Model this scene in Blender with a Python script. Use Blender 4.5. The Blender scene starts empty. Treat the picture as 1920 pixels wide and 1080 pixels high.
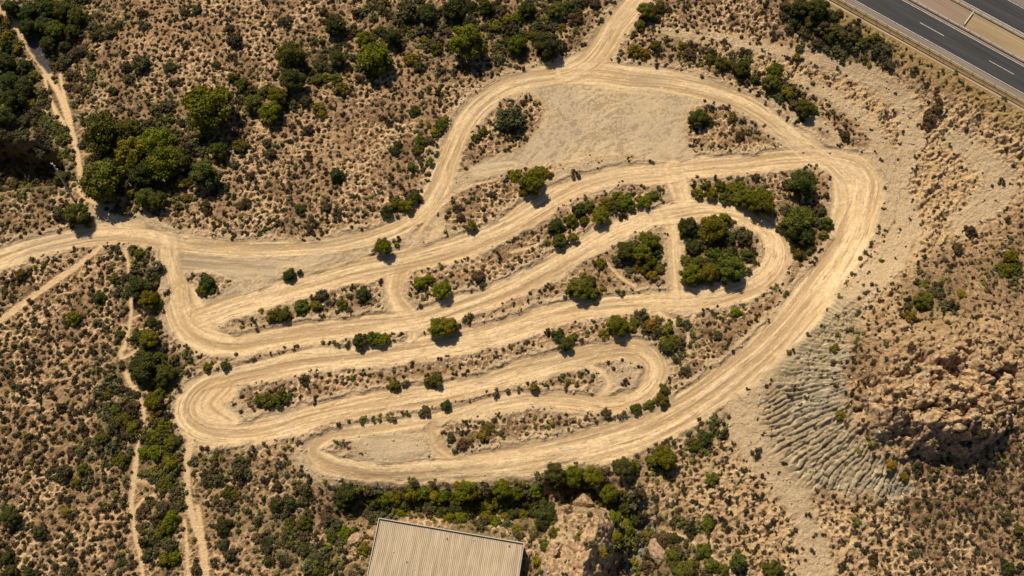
import bpy, math, random
import numpy as np
rng = np.random.default_rng(7)
random.seed(7)
sc = bpy.context.scene
COL = sc.collection

# ------------------------------------------------------------------ camera, world, sun
TH = math.radians(18.0); HC = 240.0; FPX = 1507.0
cam_d = bpy.data.cameras.new('camera'); cam = bpy.data.objects.new('camera', cam_d); COL.objects.link(cam)
cam_d.sensor_width = 36.0; cam_d.lens = 36.0 * FPX / 1920.0
cam_d.clip_start = 1.0; cam_d.clip_end = 8000.0
cam.location = (0, -HC * math.tan(TH), HC); cam.rotation_euler = (TH, 0, 0)
sc.camera = cam
SUN_EL = math.radians(47.0)
SHX, SHY = 0.42, -0.907                      # direction in which shadows fall
SUN_AZ = math.atan2(-SHX, -SHY)              # azimuth of the sun from +Y, clockwise
w = bpy.data.worlds.new('World'); sc.world = w; w.use_nodes = True
nt = w.node_tree; bg = nt.nodes['Background']
sky = nt.nodes.new('ShaderNodeTexSky'); sky.sky_type = 'NISHITA'; sky.sun_disc = False
sky.sun_elevation = SUN_EL; sky.sun_rotation = SUN_AZ
nt.links.new(sky.outputs[0], bg.inputs[0]); bg.inputs[1].default_value = 0.05
sl = bpy.data.lights.new('sun', 'SUN'); so = bpy.data.objects.new('sun', sl); COL.objects.link(so)
sl.energy = 5.0; sl.angle = math.radians(0.5); sl.color = (1.0, 0.885, 0.67)
so.location = (-60, 120, 150)
from mathutils import Vector, Matrix
Ld = Vector((SHX * math.cos(SUN_EL), SHY * math.cos(SUN_EL), -math.sin(SUN_EL)))
so.rotation_euler = Ld.to_track_quat('-Z', 'Y').to_euler()
sc.view_settings.view_transform = 'Standard'; sc.view_settings.look = 'None'
sc.view_settings.exposure = 0.2; sc.view_settings.gamma = 1.0
sc.render.engine = 'CYCLES'

# ------------------------------------------------------------------ photo pixel -> place on the ground
ct, st = math.cos(TH), math.sin(TH)
def plane(px, py, z=0.0):
    u = (px - 960) / FPX; v = (540 - py) / FPX
    dy = v * ct + st; dz = v * st - ct
    t = (HC - z) / (-dz)
    return u * t, -HC * math.tan(TH) + dy * t
def sm(a, b, x):
    t = np.clip((x - a) / (b - a), 0, 1); return t * t * (3 - 2 * t)
TAB = np.random.default_rng(3).random((8, 256, 256)).astype(np.float32)
def noise(x, y, s=0):
    T = TAB[s % 8]; o = (s * 37) % 256
    xi = np.floor(x).astype(np.int64); yi = np.floor(y).astype(np.int64)
    fx = x - xi; fy = y - yi; fx = fx * fx * (3 - 2 * fx); fy = fy * fy * (3 - 2 * fy)
    x0 = (xi + o) & 255; x1 = (xi + 1 + o) & 255; y0 = (yi + o) & 255; y1 = (yi + 1 + o) & 255
    return (T[y0, x0] * (1 - fx) + T[y0, x1] * fx) * (1 - fy) + (T[y1, x0] * (1 - fx) + T[y1, x1] * fx) * fy
def fbm(x, y, s=0, o=4):
    r = 0; a = 0.5; tot = 0
    for i in range(o):
        r = r + a * noise(x * 2 ** i + 13.7 * i, y * 2 ** i + 7.3 * i, s + i); tot += a; a *= 0.5
    return r / tot
def worley(x, y, sp, sd, jit=.8):
    xi = np.floor(x / sp).astype(np.int64); yi = np.floor(y / sp).astype(np.int64)
    F1 = np.full(np.shape(x), 1e9); F2 = np.full(np.shape(x), 1e9); I = np.zeros(np.shape(x), np.int64); DX = np.zeros(np.shape(x)); DY = np.zeros(np.shape(x))
    for a in (-1, 0, 1):
        for b in (-1, 0, 1):
            cx, cy = xi + a, yi + b; ix = cx & 255; iy = cy & 255
            sx = (cx + .5 + jit * (TAB[sd][iy, ix] - .5)) * sp; sy = (cy + .5 + jit * (TAB[(sd + 1) % 8][iy, ix] - .5)) * sp
            d = np.hypot(x - sx, y - sy); m = d < F1
            F2 = np.where(m, F1, np.minimum(F2, d)); F1 = np.where(m, d, F1); I = np.where(m, iy * 256 + ix, I); DX = np.where(m, x - sx, DX); DY = np.where(m, y - sy, DY)
    return F1, F2, I, DX, DY
def facets(x, y, sp, sd, hh=1.0, tilt=.5):
    x = x + .35 * sp * (fbm(x / sp, y / sp, sd, 2) - .5) * 2; y = y + .35 * sp * (fbm(x / sp + 9, y / sp, sd + 1, 2) - .5) * 2
    F1, F2, I, DX, DY = worley(x, y, sp, sd, .95); A = TAB[(sd + 2) % 8].ravel()[I]; B = TAB[(sd + 3) % 8].ravel()[I]; C_ = TAB[(sd + 4) % 8].ravel()[I]
    return hh * (A - .5) + tilt * ((B - .5) * DX + (C_ - .5) * DY) * 2 - hh * .35 * sm(.18 * sp, 0, F2 - F1)
def seg_dist(x, y, pts):
    """distance to a polyline, signed side (+ = left of direction)"""
    D = np.full(np.shape(x), 1e9); S = np.zeros(np.shape(x))
    for (ax, ay), (bx, by) in zip(pts[:-1], pts[1:]):
        dx, dy = bx - ax, by - ay; L2 = dx * dx + dy * dy
        t = np.clip(((x - ax) * dx + (y - ay) * dy) / L2, 0, 1)
        d = np.hypot(x - ax - t * dx, y - ay - t * dy); sgn = np.sign(dx * (y - ay) - dy * (x - ax))
        m = d < D; D = np.where(m, d, D); S = np.where(m, sgn, S)
    return D, S
def poly_sd(x, y, pts):
    """signed distance to polygon, negative inside"""
    P = list(pts) + [pts[0]]
    D, _ = seg_dist(x, y, P)
    ins = np.zeros(np.shape(x), bool)
    for (ax, ay), (bx, by) in zip(P[:-1], P[1:]):
        c = ((ay > y) != (by > y))
        with np.errstate(divide='ignore', invalid='ignore'):
            xx = (bx - ax) * (y - ay) / ((by - ay) if by != ay else 1e-9) + ax
        ins ^= c & (x < xx)
    return np.where(ins, -D, D)

# ------------------------------------------------------------------ big land forms
ZH = 6.0                                              # height of the motorway platform
hw0 = plane(1602, 0, ZH); hw1 = plane(1920, 176, ZH)
HD = np.array([hw1[0] - hw0[0], hw1[1] - hw0[1]]); HD /= np.hypot(*HD)
HN = np.array([-HD[1], HD[0]])                        # points to the far (upper right) side
def hoff(px):                                         # offset of the line that meets the photo's top edge at px
    p = plane(px, 0, ZH); return (p[0] - hw0[0]) * HN[0] + (p[1] - hw0[1]) * HN[1]
def P0(l, z=0): return [plane(a, b, z) for a, b in l]
rockpoly = P0([(1596, 765), (1622, 806), (1660, 838), (1710, 860), (1770, 868), (1830, 852), (1868, 822), (1893, 790), (1915, 735), (1900, 680),
               (1800, 665), (1700, 680), (1620, 720)], 10)
hillc = plane(1780, 715, 10)
ridge = P0([(1098, 950), (1118, 985), (1108, 1020), (1090, 1060), (1076, 1130)], 7)
def H0(x, y):
    x = np.asarray(x, float); y = np.asarray(y, float)
    h = 2.4 * (fbm(x / 60, y / 60, 1, 3) - 0.5)
    r2 = ((x - hillc[0]) / 27) ** 2 + ((y - hillc[1]) / 25) ** 2
    h = h + 17 * np.exp(-r2 / 2 * 1.1)
    sd = poly_sd(x, y, rockpoly)
    south = sm(6, -16, y - hillc[1])
    east_ = sm(6, 24, x - hillc[0]); wid = 16 - 10.5 * south + 5 * east_
    sd = sd + 5.0 * (fbm(x / 9, y / 9, 4, 3) - .5) * 2; h = h + (1.5 + 3.8 * south) * sm(0, 1, -sd / wid)
    s = (x - hw0[0]) * HN[0] + (y - hw0[1]) * HN[1]
    edge = hoff(1549)
    k = sm(edge - 26, edge, s)
    kk = sm(edge - 12, edge - 1, s)
    h = h * (1 - kk) + ZH * (0.55 * k + 0.45 * k * k) * (1 - 0) * np.where(kk > 0, 1, 1)
    h = np.where(s > edge - 0.5, ZH - 0.06, h)
    for (cx, cy, sx, a) in ((20, 255, 17, -2), (70, 120, 16, -3), (90, 20, 22, -3)):
        c = plane(cx, cy); h = h + a * np.exp(-((x - c[0]) ** 2 + (y - c[1]) ** 2) / (2 * sx * sx))
    gd = poly_sd(x, y, P0([(-90, 248), (60, 258), (105, 285), (120, 315), (100, 338), (40, 350), (-90, 356)])) + 2.5 * (fbm(x / 6, y / 6, 5, 3) - .5)
    h = h - 12 * sm(1.0, -3.2, gd)
    d, _ = seg_dist(x, y, P0([(660, 955), (760, 950), (880, 952), (1000, 955), (1060, 930), (1140, 955), (1200, 990), (1190, 1120)]))
    h = h - 6.5 * np.exp(-(d / 6.5) ** 2)
    d, sg = seg_dist(x, y, ridge)
    wd = np.where(sg > 0, 9.5, 15.0)                  # steep on the right-hand side, long slope to the left
    y0 = ridge[0][1]
    h = h + 14.0 * np.clip(1 - d / wd, 0, 1) ** np.where(sg > 0, 0.9, 1.1) * sm(y0 + 2.5, y0 - 3, y)
    return h
def w2(px, py, dz=0.0):
    z = 0.0
    for _ in range(6):
        x, y = plane(px, py, z); z = float(H0(x, y)) * 0.7 + z * 0.3 + 0.0 if _ < 5 else z
    x, y = plane(px, py, float(H0(x, y)) + dz)
    return x, y
def WL(l): return [w2(a, b) for a, b in l]

# ------------------------------------------------------------------ lines traced from the photograph: (x, y, half width) in photo pixels
R_ACCESS = [[(-40,495,17),(0,484,18),(60,464,18),(130,447,18),(200,437,20),(270,441,18),(340,456,16),(420,465,14),(500,467,14),(580,464,14),(650,453,15),(720,434,15),(768,412,16),(800,382,17),(820,348,18),(836,308,19),(852,268,19),(872,228,19),(902,192,19),(942,165,18),(990,150,19),(1050,140,20),(1095,122,26),(1125,92,24),(1148,55,22),(1172,25,21),(1200,-10,19),(1225,-45,19)],
            [(1060,138,20),(1120,138,24),(1180,146,26),(1250,152,25),(1320,166,22),(1390,190,20),(1440,220,19),(1480,252,19),(1520,282,22),(1556,302,20),(1590,335,14)],
            [(315,455,14),(318,480,14),(325,505,15),(332,530,16),(338,565,18)],
            [(200,400,6),(225,418,13),(260,430,14)]]
C_MAIN = [(330,545,16),(338,590,24),(360,622,25),(400,640,24),(450,645,20),(520,632,21),(600,619,20),(680,610,19),(760,602,20),(830,586,19),(900,562,19),(970,533,20),(1030,502,21),(1090,467,21),(1150,432,20),(1210,411,18),(1270,400,20),(1330,392,15),(1380,398,16),(1425,420,18),(1450,450,18),(1456,485,18),(1430,522,18),(1370,548,18),(1300,562,16),(1220,566,16),(1140,572,18),(1060,585,20),(980,605,21),(900,630,20),(820,648,19),(740,660,18),(660,667,19),(580,675,20),(500,690,19),(430,706,17),(380,722,20),(352,752,22),(352,785,22),(388,808,22),(450,810,20),(520,798,20),(580,780,22),(660,762,19),(740,748,17),(820,736,17),(900,718,17),(980,696,18),(1060,675,18),(1130,658,17),(1180,652,17),(1215,665,19),(1230,692,19),(1216,725,17),(1185,746,15),(1140,756,14),(1070,750,12),(1000,748,13),(930,757,12),(860,772,12),(790,790,11),(720,801,10),(640,811,10),(603,824,12),(587,842,13),(600,860,14),(640,874,13),(700,883,14),(760,883,15),(840,878,19),(930,868,22),(1020,855,25),(1110,834,28),(1200,808,29),(1280,770,29),(1350,722,28),(1420,667,28),(1480,608,28),(1530,545,27),(1570,490,26),(1605,430,26),(1625,375,24),(1628,335,22),(1600,305,18),(1540,294,18),(1470,299,18),(1400,307,18),(1330,313,18),(1250,320,20),(1180,325,19),(1110,340,19),(1050,364,20),(1000,393,21),(950,424,21),(880,455,21),(800,478,21),(720,496,19),(640,515,19),(560,538,20),(480,562,20),(420,580,20),(370,598,20)]
C_LINK = [[(345,545,18),(362,585,24),(392,606,18)],[(752,492,20),(740,525,17),(742,560,17),(768,592,18)],
          [(1560,300,14),(1585,340,24),(1590,385,26),(1580,430,24)],
          [(1264,316,22),(1268,330,20),(1276,360,17),(1292,392,16),(1330,398,14)],
          [(1250,392,12),(1262,425,10),(1264,480,10),(1268,520,11),(1272,560,14)],
          [(1240,400,10),(1258,440,7)],
          [(775,598,10),(768,640,8),(766,660,8)],
          [(812,785,9),(808,812,12),(822,842,13),(860,864,12),(920,868,10)],
          [(1010,700,7),(1060,686,8),(1105,686,7),(1132,700,7),(1140,722,7),(1125,745,7)],
          [(420,725,20),(392,760,26),(430,792,20)],
          [(1220,560,8),(1240,590,5),(1262,600,3)]]
PATHS = [[(-20,612,4),(0,600,4.5),(40,570,5),(90,535,5),(140,500,5),(186,463,4)],
         [(233,466,2),(240,495,2),(243,540,2),(245,590,2.2),(235,640,2.2),(226,668,2.5),(240,710,2.2),(262,745,2.2),(270,780,2.2),(260,815,2),(256,850,4),(250,900,4),(246,950,3),(254,1010,2.4),(264,1050,2),(268,1100,2)],
         [(245,597,1.6),(290,578,2),(312,570,2)],[(228,672,1.5),(258,655,1.8)],[(256,900,1.5),(280,905,2),(303,918,2)],[(248,962,1.4),(268,935,1.5),(290,928,1.5)],
         [(357,822,6),(350,870,5),(352,930,5),(362,975,5),(378,1020,6),(386,1100,6)],[(370,950,3),(378,1000,3),(384,1050,3)],[(345,975,2),(350,1030,2.5),(352,1090,2)],
         [(1255,1000,1.8),(1290,1010,2),(1330,1035,2),(1355,1065,2.2),(1385,1100,2.2)],
         [(185,385,2),(150,360,3),(150,330,3.5),(143,280,4),(128,225,4),(112,180,4),(95,148,5),(80,120,7),(55,85,8),(30,50,6),(0,18,4),(-20,0,4)],
         [(82,140,2),(90,175,2),(105,210,2.4),(125,240,2)],[(112,140,2),(120,180,2.4),(133,230,3)],
         [(1135,490,1.8),(1165,520,1.8),(1190,535,2)],[(1300,590,2),(1290,615,1.6),(1292,660,1.6)],
         [(930,335,2),(870,350,3),(830,380,3),(780,440,3),(760,470,3)],[(1020,448,2),(1000,460,2.5),(960,472,2)]]
BARE = [[(1235,60,7),(1290,66,8),(1350,72,9),(1430,90,9),(1520,110,11),(1600,135,12),(1660,165,13),(1700,205,13),(1712,250,14),(1700,300,15),(1678,350,14),(1665,400,12),(1640,440,10)],
        [(1500,150,8),(1560,180,9),(1610,215,9),(1640,250,10),(1660,290,12),(1672,330,16)],
        [(1445,190,6),(1500,215,8),(1550,240,7),(1570,262,6),(1540,275,7),(1500,268,6)],
        [(1660,330,12),(1690,380,16),(1700,430,18),(1660,500,16),(1600,545,10),(1530,600,8),(1460,680,10),(1400,740,14)],
        [(1390,760,16),(1400,800,20),(1420,850,22),(1460,890,20),(1500,950,16),(1520,1010,18),(1530,1080,20)],
        [(322,470,18),(318,500,22),(312,540,10)],[(160,395,8),(200,408,12),(260,420,16),(310,432,10)],
        [(340,490,14),(420,496,18),(500,500,16),(560,500,12),(620,480,10)],
        [(860,345,14),(910,325,14),(960,315,12)],[(1150,300,14),(1080,312,12),(1010,345,8)],
        [(640,905,8),(740,905,7),(850,898,8),(960,895,8),(1060,880,7)],[(560,850,10),(590,890,8),(640,900,8)],
        [(1450,250,8),(1560,290,10)],[(690,835,20),(740,835,20),(790,830,16)],[(1170,700,22),(1190,720,14)],
        [(440,765,14),(470,785,10)],[(1790,260,14),(1850,310,18),(1880,350,20),(1800,420,16)],[(1080,560,8),(1030,575,8)]]
CREEK = [[(1204,955,8),(1212,985,12),(1196,1015,12),(1184,1060,10)]]
YARD = [(985,165),(1070,145),(1150,140),(1260,160),(1330,182),(1296,205),(1282,250),(1300,292),(1268,312),(1220,300),(1160,288),(1060,302),(960,316),(888,330),(880,312),(930,294),(984,272),(1008,240),(1024,205),(1010,184)]
BADL = [(1640,545),(1560,575),(1500,632),(1448,712),(1428,790),(1452,868),(1500,905),(1600,925),(1730,922),(1690,870),(1640,838),(1600,795),(1590,740),(1585,690),(1600,620)]
DIRTBANK = [(1300,75),(1480,100),(1620,130),(1730,180),(1920,215),(2000,300),(1990,420),(1900,400),(1840,440),(1760,480),(1680,545),(1640,600),(1560,585),(1520,600),(1600,500),(1670,400),(1660,280),(1560,180),(1440,140),(1320,110)]
DIRTLOW = [(1340,790),(1430,720),(1450,800),(1440,860),(1520,925),(1640,940),(1700,1000),(1640,1100),(1300,1100),(1380,1000),(1230,960),(1210,905),(1300,880)]
DIRTHILL = [(1640,545),(1740,600),(1880,560),(1930,640),(1900,700),(1700,680),(1640,640)]

# ------------------------------------------------------------------ height and surface fields on one grid
STEP = 0.3
xs = np.arange(-192, 192.01, STEP); ys = np.arange(-96, 118.01, STEP)
g = []; d = STEP
p = 0
while p < 2600: d = min(d * 1.22, 160); p += d; g.append(p)
g = np.array(g)
xs = np.concatenate([xs[0] - g[::-1], xs, xs[-1] + g]); ys = np.concatenate([ys[0] - g[::-1], ys, ys[-1] + g])
NX, NY = len(xs), len(ys)
X, Y = np.meshgrid(xs, ys)
Z = H0(X, Y)
def catmull(l, n=6):
    P = np.array([list(w2(a, b)) + [c] for a, b, c in l], float)
    # half width from photo pixels to metres: local scale
    for i, (a, b, c) in enumerate(l):
        p1 = plane(a - 5, b); p2 = plane(a + 5, b); P[i, 2] = 1.07 * c * (p2[0] - p1[0]) / 10
    Q = np.vstack([2 * P[0] - P[1], P, 2 * P[-1] - P[-2]]); out = []
    for i in range(1, len(Q) - 2):
        for k in range(n):
            t = k / n
            out.append(0.5 * ((2 * Q[i]) + (-Q[i - 1] + Q[i + 1]) * t + (2 * Q[i - 1] - 5 * Q[i] + 4 * Q[i + 1] - Q[i + 2]) * t * t + (-Q[i - 1] + 3 * Q[i] - 3 * Q[i + 1] + Q[i + 2]) * t ** 3))
    out.append(Q[-2]); return np.array(out)
def raster(C, margin=5.0):
    """per grid point: distance/halfwidth surplus, lateral offset, arc length, half width"""
    D = np.full(X.shape, 1e9); T = np.zeros(X.shape); S = np.zeros(X.shape); Wd = np.ones(X.shape)
    s = 0
    for a, b in zip(C[:-1], C[1:]):
        dx, dy = b[0] - a[0], b[1] - a[1]; L = math.hypot(dx, dy)
        if L < 1e-6: continue
        m = max(a[2], b[2]) + margin
        i0, i1 = np.searchsorted(xs, [min(a[0], b[0]) - m, max(a[0], b[0]) + m]); j0, j1 = np.searchsorted(ys, [min(a[1], b[1]) - m, max(a[1], b[1]) + m])
        if i1 <= i0 or j1 <= j0: s += L; continue
        x = X[j0:j1, i0:i1]; y = Y[j0:j1, i0:i1]
        t = np.clip(((x - a[0]) * dx + (y - a[1]) * dy) / (L * L), 0, 1)
        ex = x - a[0] - t * dx; ey = y - a[1] - t * dy; dd = np.hypot(ex, ey)
        lat = (dx * ey - dy * ex) / L; lat = np.where(np.abs(lat) < 1e-9, 0, np.sign(lat)) * dd
        hw = a[2] + (b[2] - a[2]) * t
        sub = D[j0:j1, i0:i1]; mk = dd < sub
        sub[mk] = dd[mk]; T[j0:j1, i0:i1][mk] = lat[mk]; S[j0:j1, i0:i1][mk] = (s + t * L)[mk]; Wd[j0:j1, i0:i1][mk] = hw[mk]
        s += L
    return D, T, S, Wd
TSP = 1.95
WF1, WF2, _, _, _ = worley(X + 1.3 * (fbm(X / 2.2, Y / 2.2, 1, 2) - .5), Y + 1.3 * (fbm(X / 2.2, Y / 2.2, 3, 2) - .5), TSP, 2, .85)
WEB = sm(0.66, 0.22, (WF2 - WF1) + .5 * (fbm(X / 2.5, Y / 2.5, 7, 3) - .42)) * (0.5 + .5 * sm(.38, .56, fbm(X / 7, Y / 7, 3, 2)))
NE = 1.4 * (fbm(X / 3.0, Y / 3.0, 2, 3) - 0.5) + 1.6 * (fbm(X / 9.0, Y / 9.0, 5, 2) - 0.5)
STK = np.zeros(X.shape); SW = np.full(X.shape, 1e-6); HB = np.zeros(X.shape)
LAT = np.zeros(X.shape); ARC = np.zeros(X.shape); LW = np.zeros(X.shape)
def lay(lines, soft=1.15, ruts=True, seed=0, rag=1.0, berm=0.0, wt=1.0):
    M = np.zeros(X.shape)
    global STK, SW, HB
    for k, l in enumerate(lines):
        C = catmull(l); D, T, S, Wd = raster(C)
        D = np.where(D > 1e8, 1e9, D + NE * rag)
        m = sm(Wd + soft, Wd - soft * 0.6, D); M = np.maximum(M, m)
        idx = m > 0.01
        if ruts and idx.any():
            t = T[idx] + 0.5 * noise(S[idx] / 14, T[idx] / 9, 6); s_ = S[idx]; q = seed + k
            n = 0.42 * noise(t * 0.85, s_ / 26, q) + 0.36 * noise(t * 1.9 + 40, s_ / 17, q + 1) + 0.22 * noise(t * 3.3, s_ / 9, q + 2)
            wv = wt * m[idx] ** 2 + 1e-6; bt = idx & (m * wt > LW); LAT[bt] = T[bt] + 31 * (seed + k); ARC[bt] = S[bt]; LW[bt] = (m * wt)[bt]
            STK[idx] += n * wv; SW[idx] += wv
        if berm > 0:
            e = np.exp(-((D - Wd - 0.9) / 0.85) ** 2); e[D > 1e8] = 0
            HB = np.maximum(HB, e * berm * (0.3 + 1.4 * fbm(X / 4, Y / 4, 3, 2)))
    return M
M_track = lay([C_MAIN], seed=1, berm=0.34, rag=1.35)
M_track = np.maximum(M_track, lay(C_LINK, seed=3, berm=0.1, soft=1.9, wt=.35))
M_road = lay(R_ACCESS, seed=12, berm=0.2)
YLINES = [[(1060,140,14),(1030,200,18),(1000,260,16),(925,312,12)],[(1130,130,20),(1190,190,22),(1240,260,20),(1262,316,18)],[(1300,178,14),(1268,240,16),(1266,312,14)],[(990,285,12),(1080,262,14),(1180,262,14),(1250,300,14)],[(1070,150,12),(1150,185,16),(1250,190,16),(1330,185,14)],[(330,480,14),(430,500,15),(540,502,13),(640,480,11),(740,450,11)],[(330,520,12),(380,560,10)],[(205,402,12),(240,425,12),(300,440,10)],[(690,835,12),(760,822,12),(815,800,10)]]
lay(YLINES, seed=40, soft=4.5, wt=.12)
M_path = lay([[(a, b, c * .95 + .7) for a, b, c in l] for l in PATHS], soft=0.5, ruts=False, rag=0.16)
M_pathw = lay([[(a, b, c + 4.5) for a, b, c in l] for l in PATHS], soft=1.0, ruts=False, rag=.3)
M_bare = lay([[(a, b, c * (1.35 if a > 1380 else 1)) for a, b, c in l] for l in BARE], soft=2.6, seed=20, rag=1.6)
M_tar = lay([[(50,66,6),(64,86,10),(80,110,11),(94,132,7)]], soft=.5, ruts=False, rag=1.2)
M_creek = lay(CREEK, soft=1.5, ruts=False) * sm(.32, .55, fbm(X / 2.2, Y / 2.2, 6, 3))
def polymask(l, soft, rag=1.5): return sm(soft, -soft, poly_sd(X, Y, WL(l)) + NE * rag)
APRON = [(322,462),(420,482),(520,484),(640,472),(705,462),(650,492),(560,522),(480,548),(430,566),(350,580),(338,520)]
APRON2 = [(190,402),(225,398),(300,422),(360,440),(330,452),(200,440),(140,446)]
APRON3 = [(665,815),(730,806),(800,800),(812,850),(790,868),(700,868),(650,860),(690,845)]
APRON4 = [(740,470),(770,440),(830,400),(850,430),(800,462),(750,485)]
M_yard0 = polymask(YARD, 2.0, 1.0)
knoll = polymask([(352,512),(385,508),(440,528),(400,556),(350,560)], .8, .8); knoll2 = polymask([(520,500),(560,498),(570,518),(520,524)], .8, .8)
M_apron = np.maximum.reduce([polymask(APRON, 1.6, 1.4), polymask(APRON2, 1.6, 1.4), .8 * polymask(APRON3, 2.0, 2.0), .8 * polymask(APRON4, 2.0, 2)]) * (1 - knoll) * (1 - knoll2)
M_yard = np.maximum(M_yard0, M_apron * .96)
M_badl = polymask(BADL, 2.5, 3.0)
M_rock = sm(3.0, -3.5, poly_sd(X, Y, rockpoly) + 3 * NE)
dr, sr = seg_dist(X, Y, ridge)
M_ridge = sm(0, -1.5, dr - np.where(sr > 0, 8.5, 12.0) + NE * 2) * sm(ridge[0][1] + 2, ridge[0][1] - 1, Y)
M_bank = np.maximum.reduce([polymask(DIRTBANK, 6, 4), .7 * polymask(DIRTLOW, 6, 5), .6 * polymask(DIRTHILL, 7, 5)])
SH = (X - hw0[0]) * HN[0] + (Y - hw0[1]) * HN[1]; EDGE = hoff(1549)
M_ver = sm(EDGE - 9, EDGE - 3, SH + NE * 3)
swa = 6.283 * fbm(X / 22, Y / 22, 4, 2); swirl = fbm((X * np.cos(.6) + Y * np.sin(.6)) / 3.2 + 2.2 * np.cos(swa), (Y * np.cos(.6) - X * np.sin(.6)) / 1.0 + 3 * np.sin(swa), 2, 4) * .6 + .4 * noise(X / .45, Y / .45, 5)
STREAK = np.where(SW > 1e-5, STK / np.maximum(SW, 1e-6), swirl)
bl_ = np.clip(SW / .5, 0, 1) * (SW > 1e-5); STREAK = STREAK * bl_ + swirl * (1 - bl_)
drive = np.clip(np.maximum(np.maximum(M_track, M_road), M_yard), 0, 1)
# clumps of greener ground cover
GREEN = np.zeros(X.shape)
for (px, py, rx, a) in ((20,90,26,1),(110,50,20,1),(40,240,26,1),(70,300,18,1),(10,310,20,1),(130,10,18,1),(480,180,9,.6),(1620,80,12,.8),(700,20,12,.8),(830,45,14,.9),(960,60,14,.9),(220,700,9,.6),(215,790,13,.8),(320,930,9,.7),(420,880,11,.5),(480,960,12,.5),(600,1040,12,.8),(1190,620,8,.6),(1240,850,8,.7),(1330,820,8,.7),(760,25,14,.9),(900,20,16,.9),(1040,15,14,.8),(60,60,26,1),(30,180,26,1),(280,300,22,.9),(620,110,14,.6),(560,190,10,.5),
        (800,940,14,1),(930,950,16,1),(1060,920,14,1),(1160,980,12,1),(690,930,10,1),(290,700,11,.9),(300,850,11,.9),(310,990,11,.8),(260,520,9,.8),
        (550,990,16,.65),(440,920,12,.5),(1290,1050,14,.8),(1570,50,16,.9),(1345,470,13,1),(1205,480,8,.9),(1400,370,9,.8),(1510,410,10,.9),(1160,395,9,.6),
        (1260,640,9,.7),(1480,180,8,.7),(1390,130,8,.7),(230,790,10,.7),(1290,100,8,.4),(650,1050,9,.9),(1740,560,12,.5),(1890,500,8,.6),(960,235,5,.6)):
    c = w2(px, py); GREEN = np.maximum(GREEN, a * np.exp(-((X - c[0]) ** 2 + (Y - c[1]) ** 2) / (2 * (rx * .75) ** 2)))
GULLY = sm(3, -1, poly_sd(X, Y, P0([(-90, 240), (70, 250), (118, 285), (128, 315), (100, 340), (40, 348), (-90, 352)])))
GREEN *= sm(0.22, 0.52, fbm(X / 5, Y / 5, 4, 3))
GREEN = np.maximum(GREEN, .95 * GULLY)
# heights: hummocks, gullies, ribs, ruts
near_drive = np.clip(drive, 0, 1)
Zs = Z.copy()
cell = fbm(X / 1.7, Y / 1.7, 3, 3); rid = 1 - 2 * np.abs(fbm(X / 5.5 + 3, Y / 5.5, 6, 3) - 0.5)
rough = 0.7 * (cell - 0.5) + 0.42 * (rid - 0.75) + .22 * (WEB - .4) + .5 * (fbm(X / .8, Y / .8, 4, 2) - .5) + facets(X, Y, 1.25, 5, .36, .30)
off = (1 - near_drive) * (1 - M_path) * (SH < EDGE - 1) * (1 - .8 * M_bare)
Z += off * rough * (0.8 + 0.9 * M_bank)
# eroded ribs running down the bank below the motorway
al = (X - hw0[0]) * HD[0] + (Y - hw0[1]) * HD[1]
ribs = 1 - np.abs(2 * fbm(al / 6.0 + 0.9 * fbm(X / 12, Y / 12, 2, 2), SH / 26, 5, 3) - 1)
Z += off * M_bank * ((ribs - 0.7) * 1.3 + facets(X + Y * .4, Y * 1.6, 3.2, 1, .42, .16) + facets(X, Y, 1.5, 3, .28, .22) + 1.1 * (1 - np.abs(2 * fbm((X * .55 - Y * .83) / 2.4, (X * .83 + Y * .55) / 11, 2, 3) - 1) - .7)) * sm(EDGE, EDGE - 6, SH)
# fan of erosion grooves below the rock
gc = plane(1715, 685, 6)
ang = np.arctan2(Y - gc[1], X - gc[0]); rad = np.hypot(X - gc[0], Y - gc[1])
aw = ang + 0.10 * (fbm(X / 7, Y / 7, 1, 3) - 0.5)
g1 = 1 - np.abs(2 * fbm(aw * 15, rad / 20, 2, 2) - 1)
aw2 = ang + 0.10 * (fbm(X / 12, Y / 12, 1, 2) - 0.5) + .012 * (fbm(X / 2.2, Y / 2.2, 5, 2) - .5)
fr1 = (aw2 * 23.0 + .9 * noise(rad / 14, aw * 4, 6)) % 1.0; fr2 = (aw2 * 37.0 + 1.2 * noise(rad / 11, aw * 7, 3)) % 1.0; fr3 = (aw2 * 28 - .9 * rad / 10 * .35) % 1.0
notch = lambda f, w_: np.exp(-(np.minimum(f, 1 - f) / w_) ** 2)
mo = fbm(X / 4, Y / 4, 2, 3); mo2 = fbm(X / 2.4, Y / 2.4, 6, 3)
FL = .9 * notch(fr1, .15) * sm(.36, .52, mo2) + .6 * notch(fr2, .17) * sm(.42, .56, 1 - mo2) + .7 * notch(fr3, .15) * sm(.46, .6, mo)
gr_ = np.clip(.62 * fr1 + .38 * fr2, 0, 1)
Z += off * M_badl * (-FL + (fr1 - .5) * .8 * sm(.3, .6, mo) + .7 * (fbm(X / 1.6, Y / 1.6, 3, 3) - .5) + facets(X, Y, 1.5, 3, .3, .25) + (g1 - .7) * .8)
HILL = np.exp(-(((X - hillc[0]) / 30) ** 2 + ((Y - hillc[1]) / 24) ** 2)) * (1 - M_badl)
Z += off * HILL * (3.2 * (1 - np.abs(2 * fbm((X * .8 + Y * .6) / 9, (Y * .8 - X * .6) / 20, 4, 3) - 1) - .75) + facets(X, Y, 4.5, 6, 1.5, .35) + facets(X, Y, 2.1, 2, .8, .4))
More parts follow.
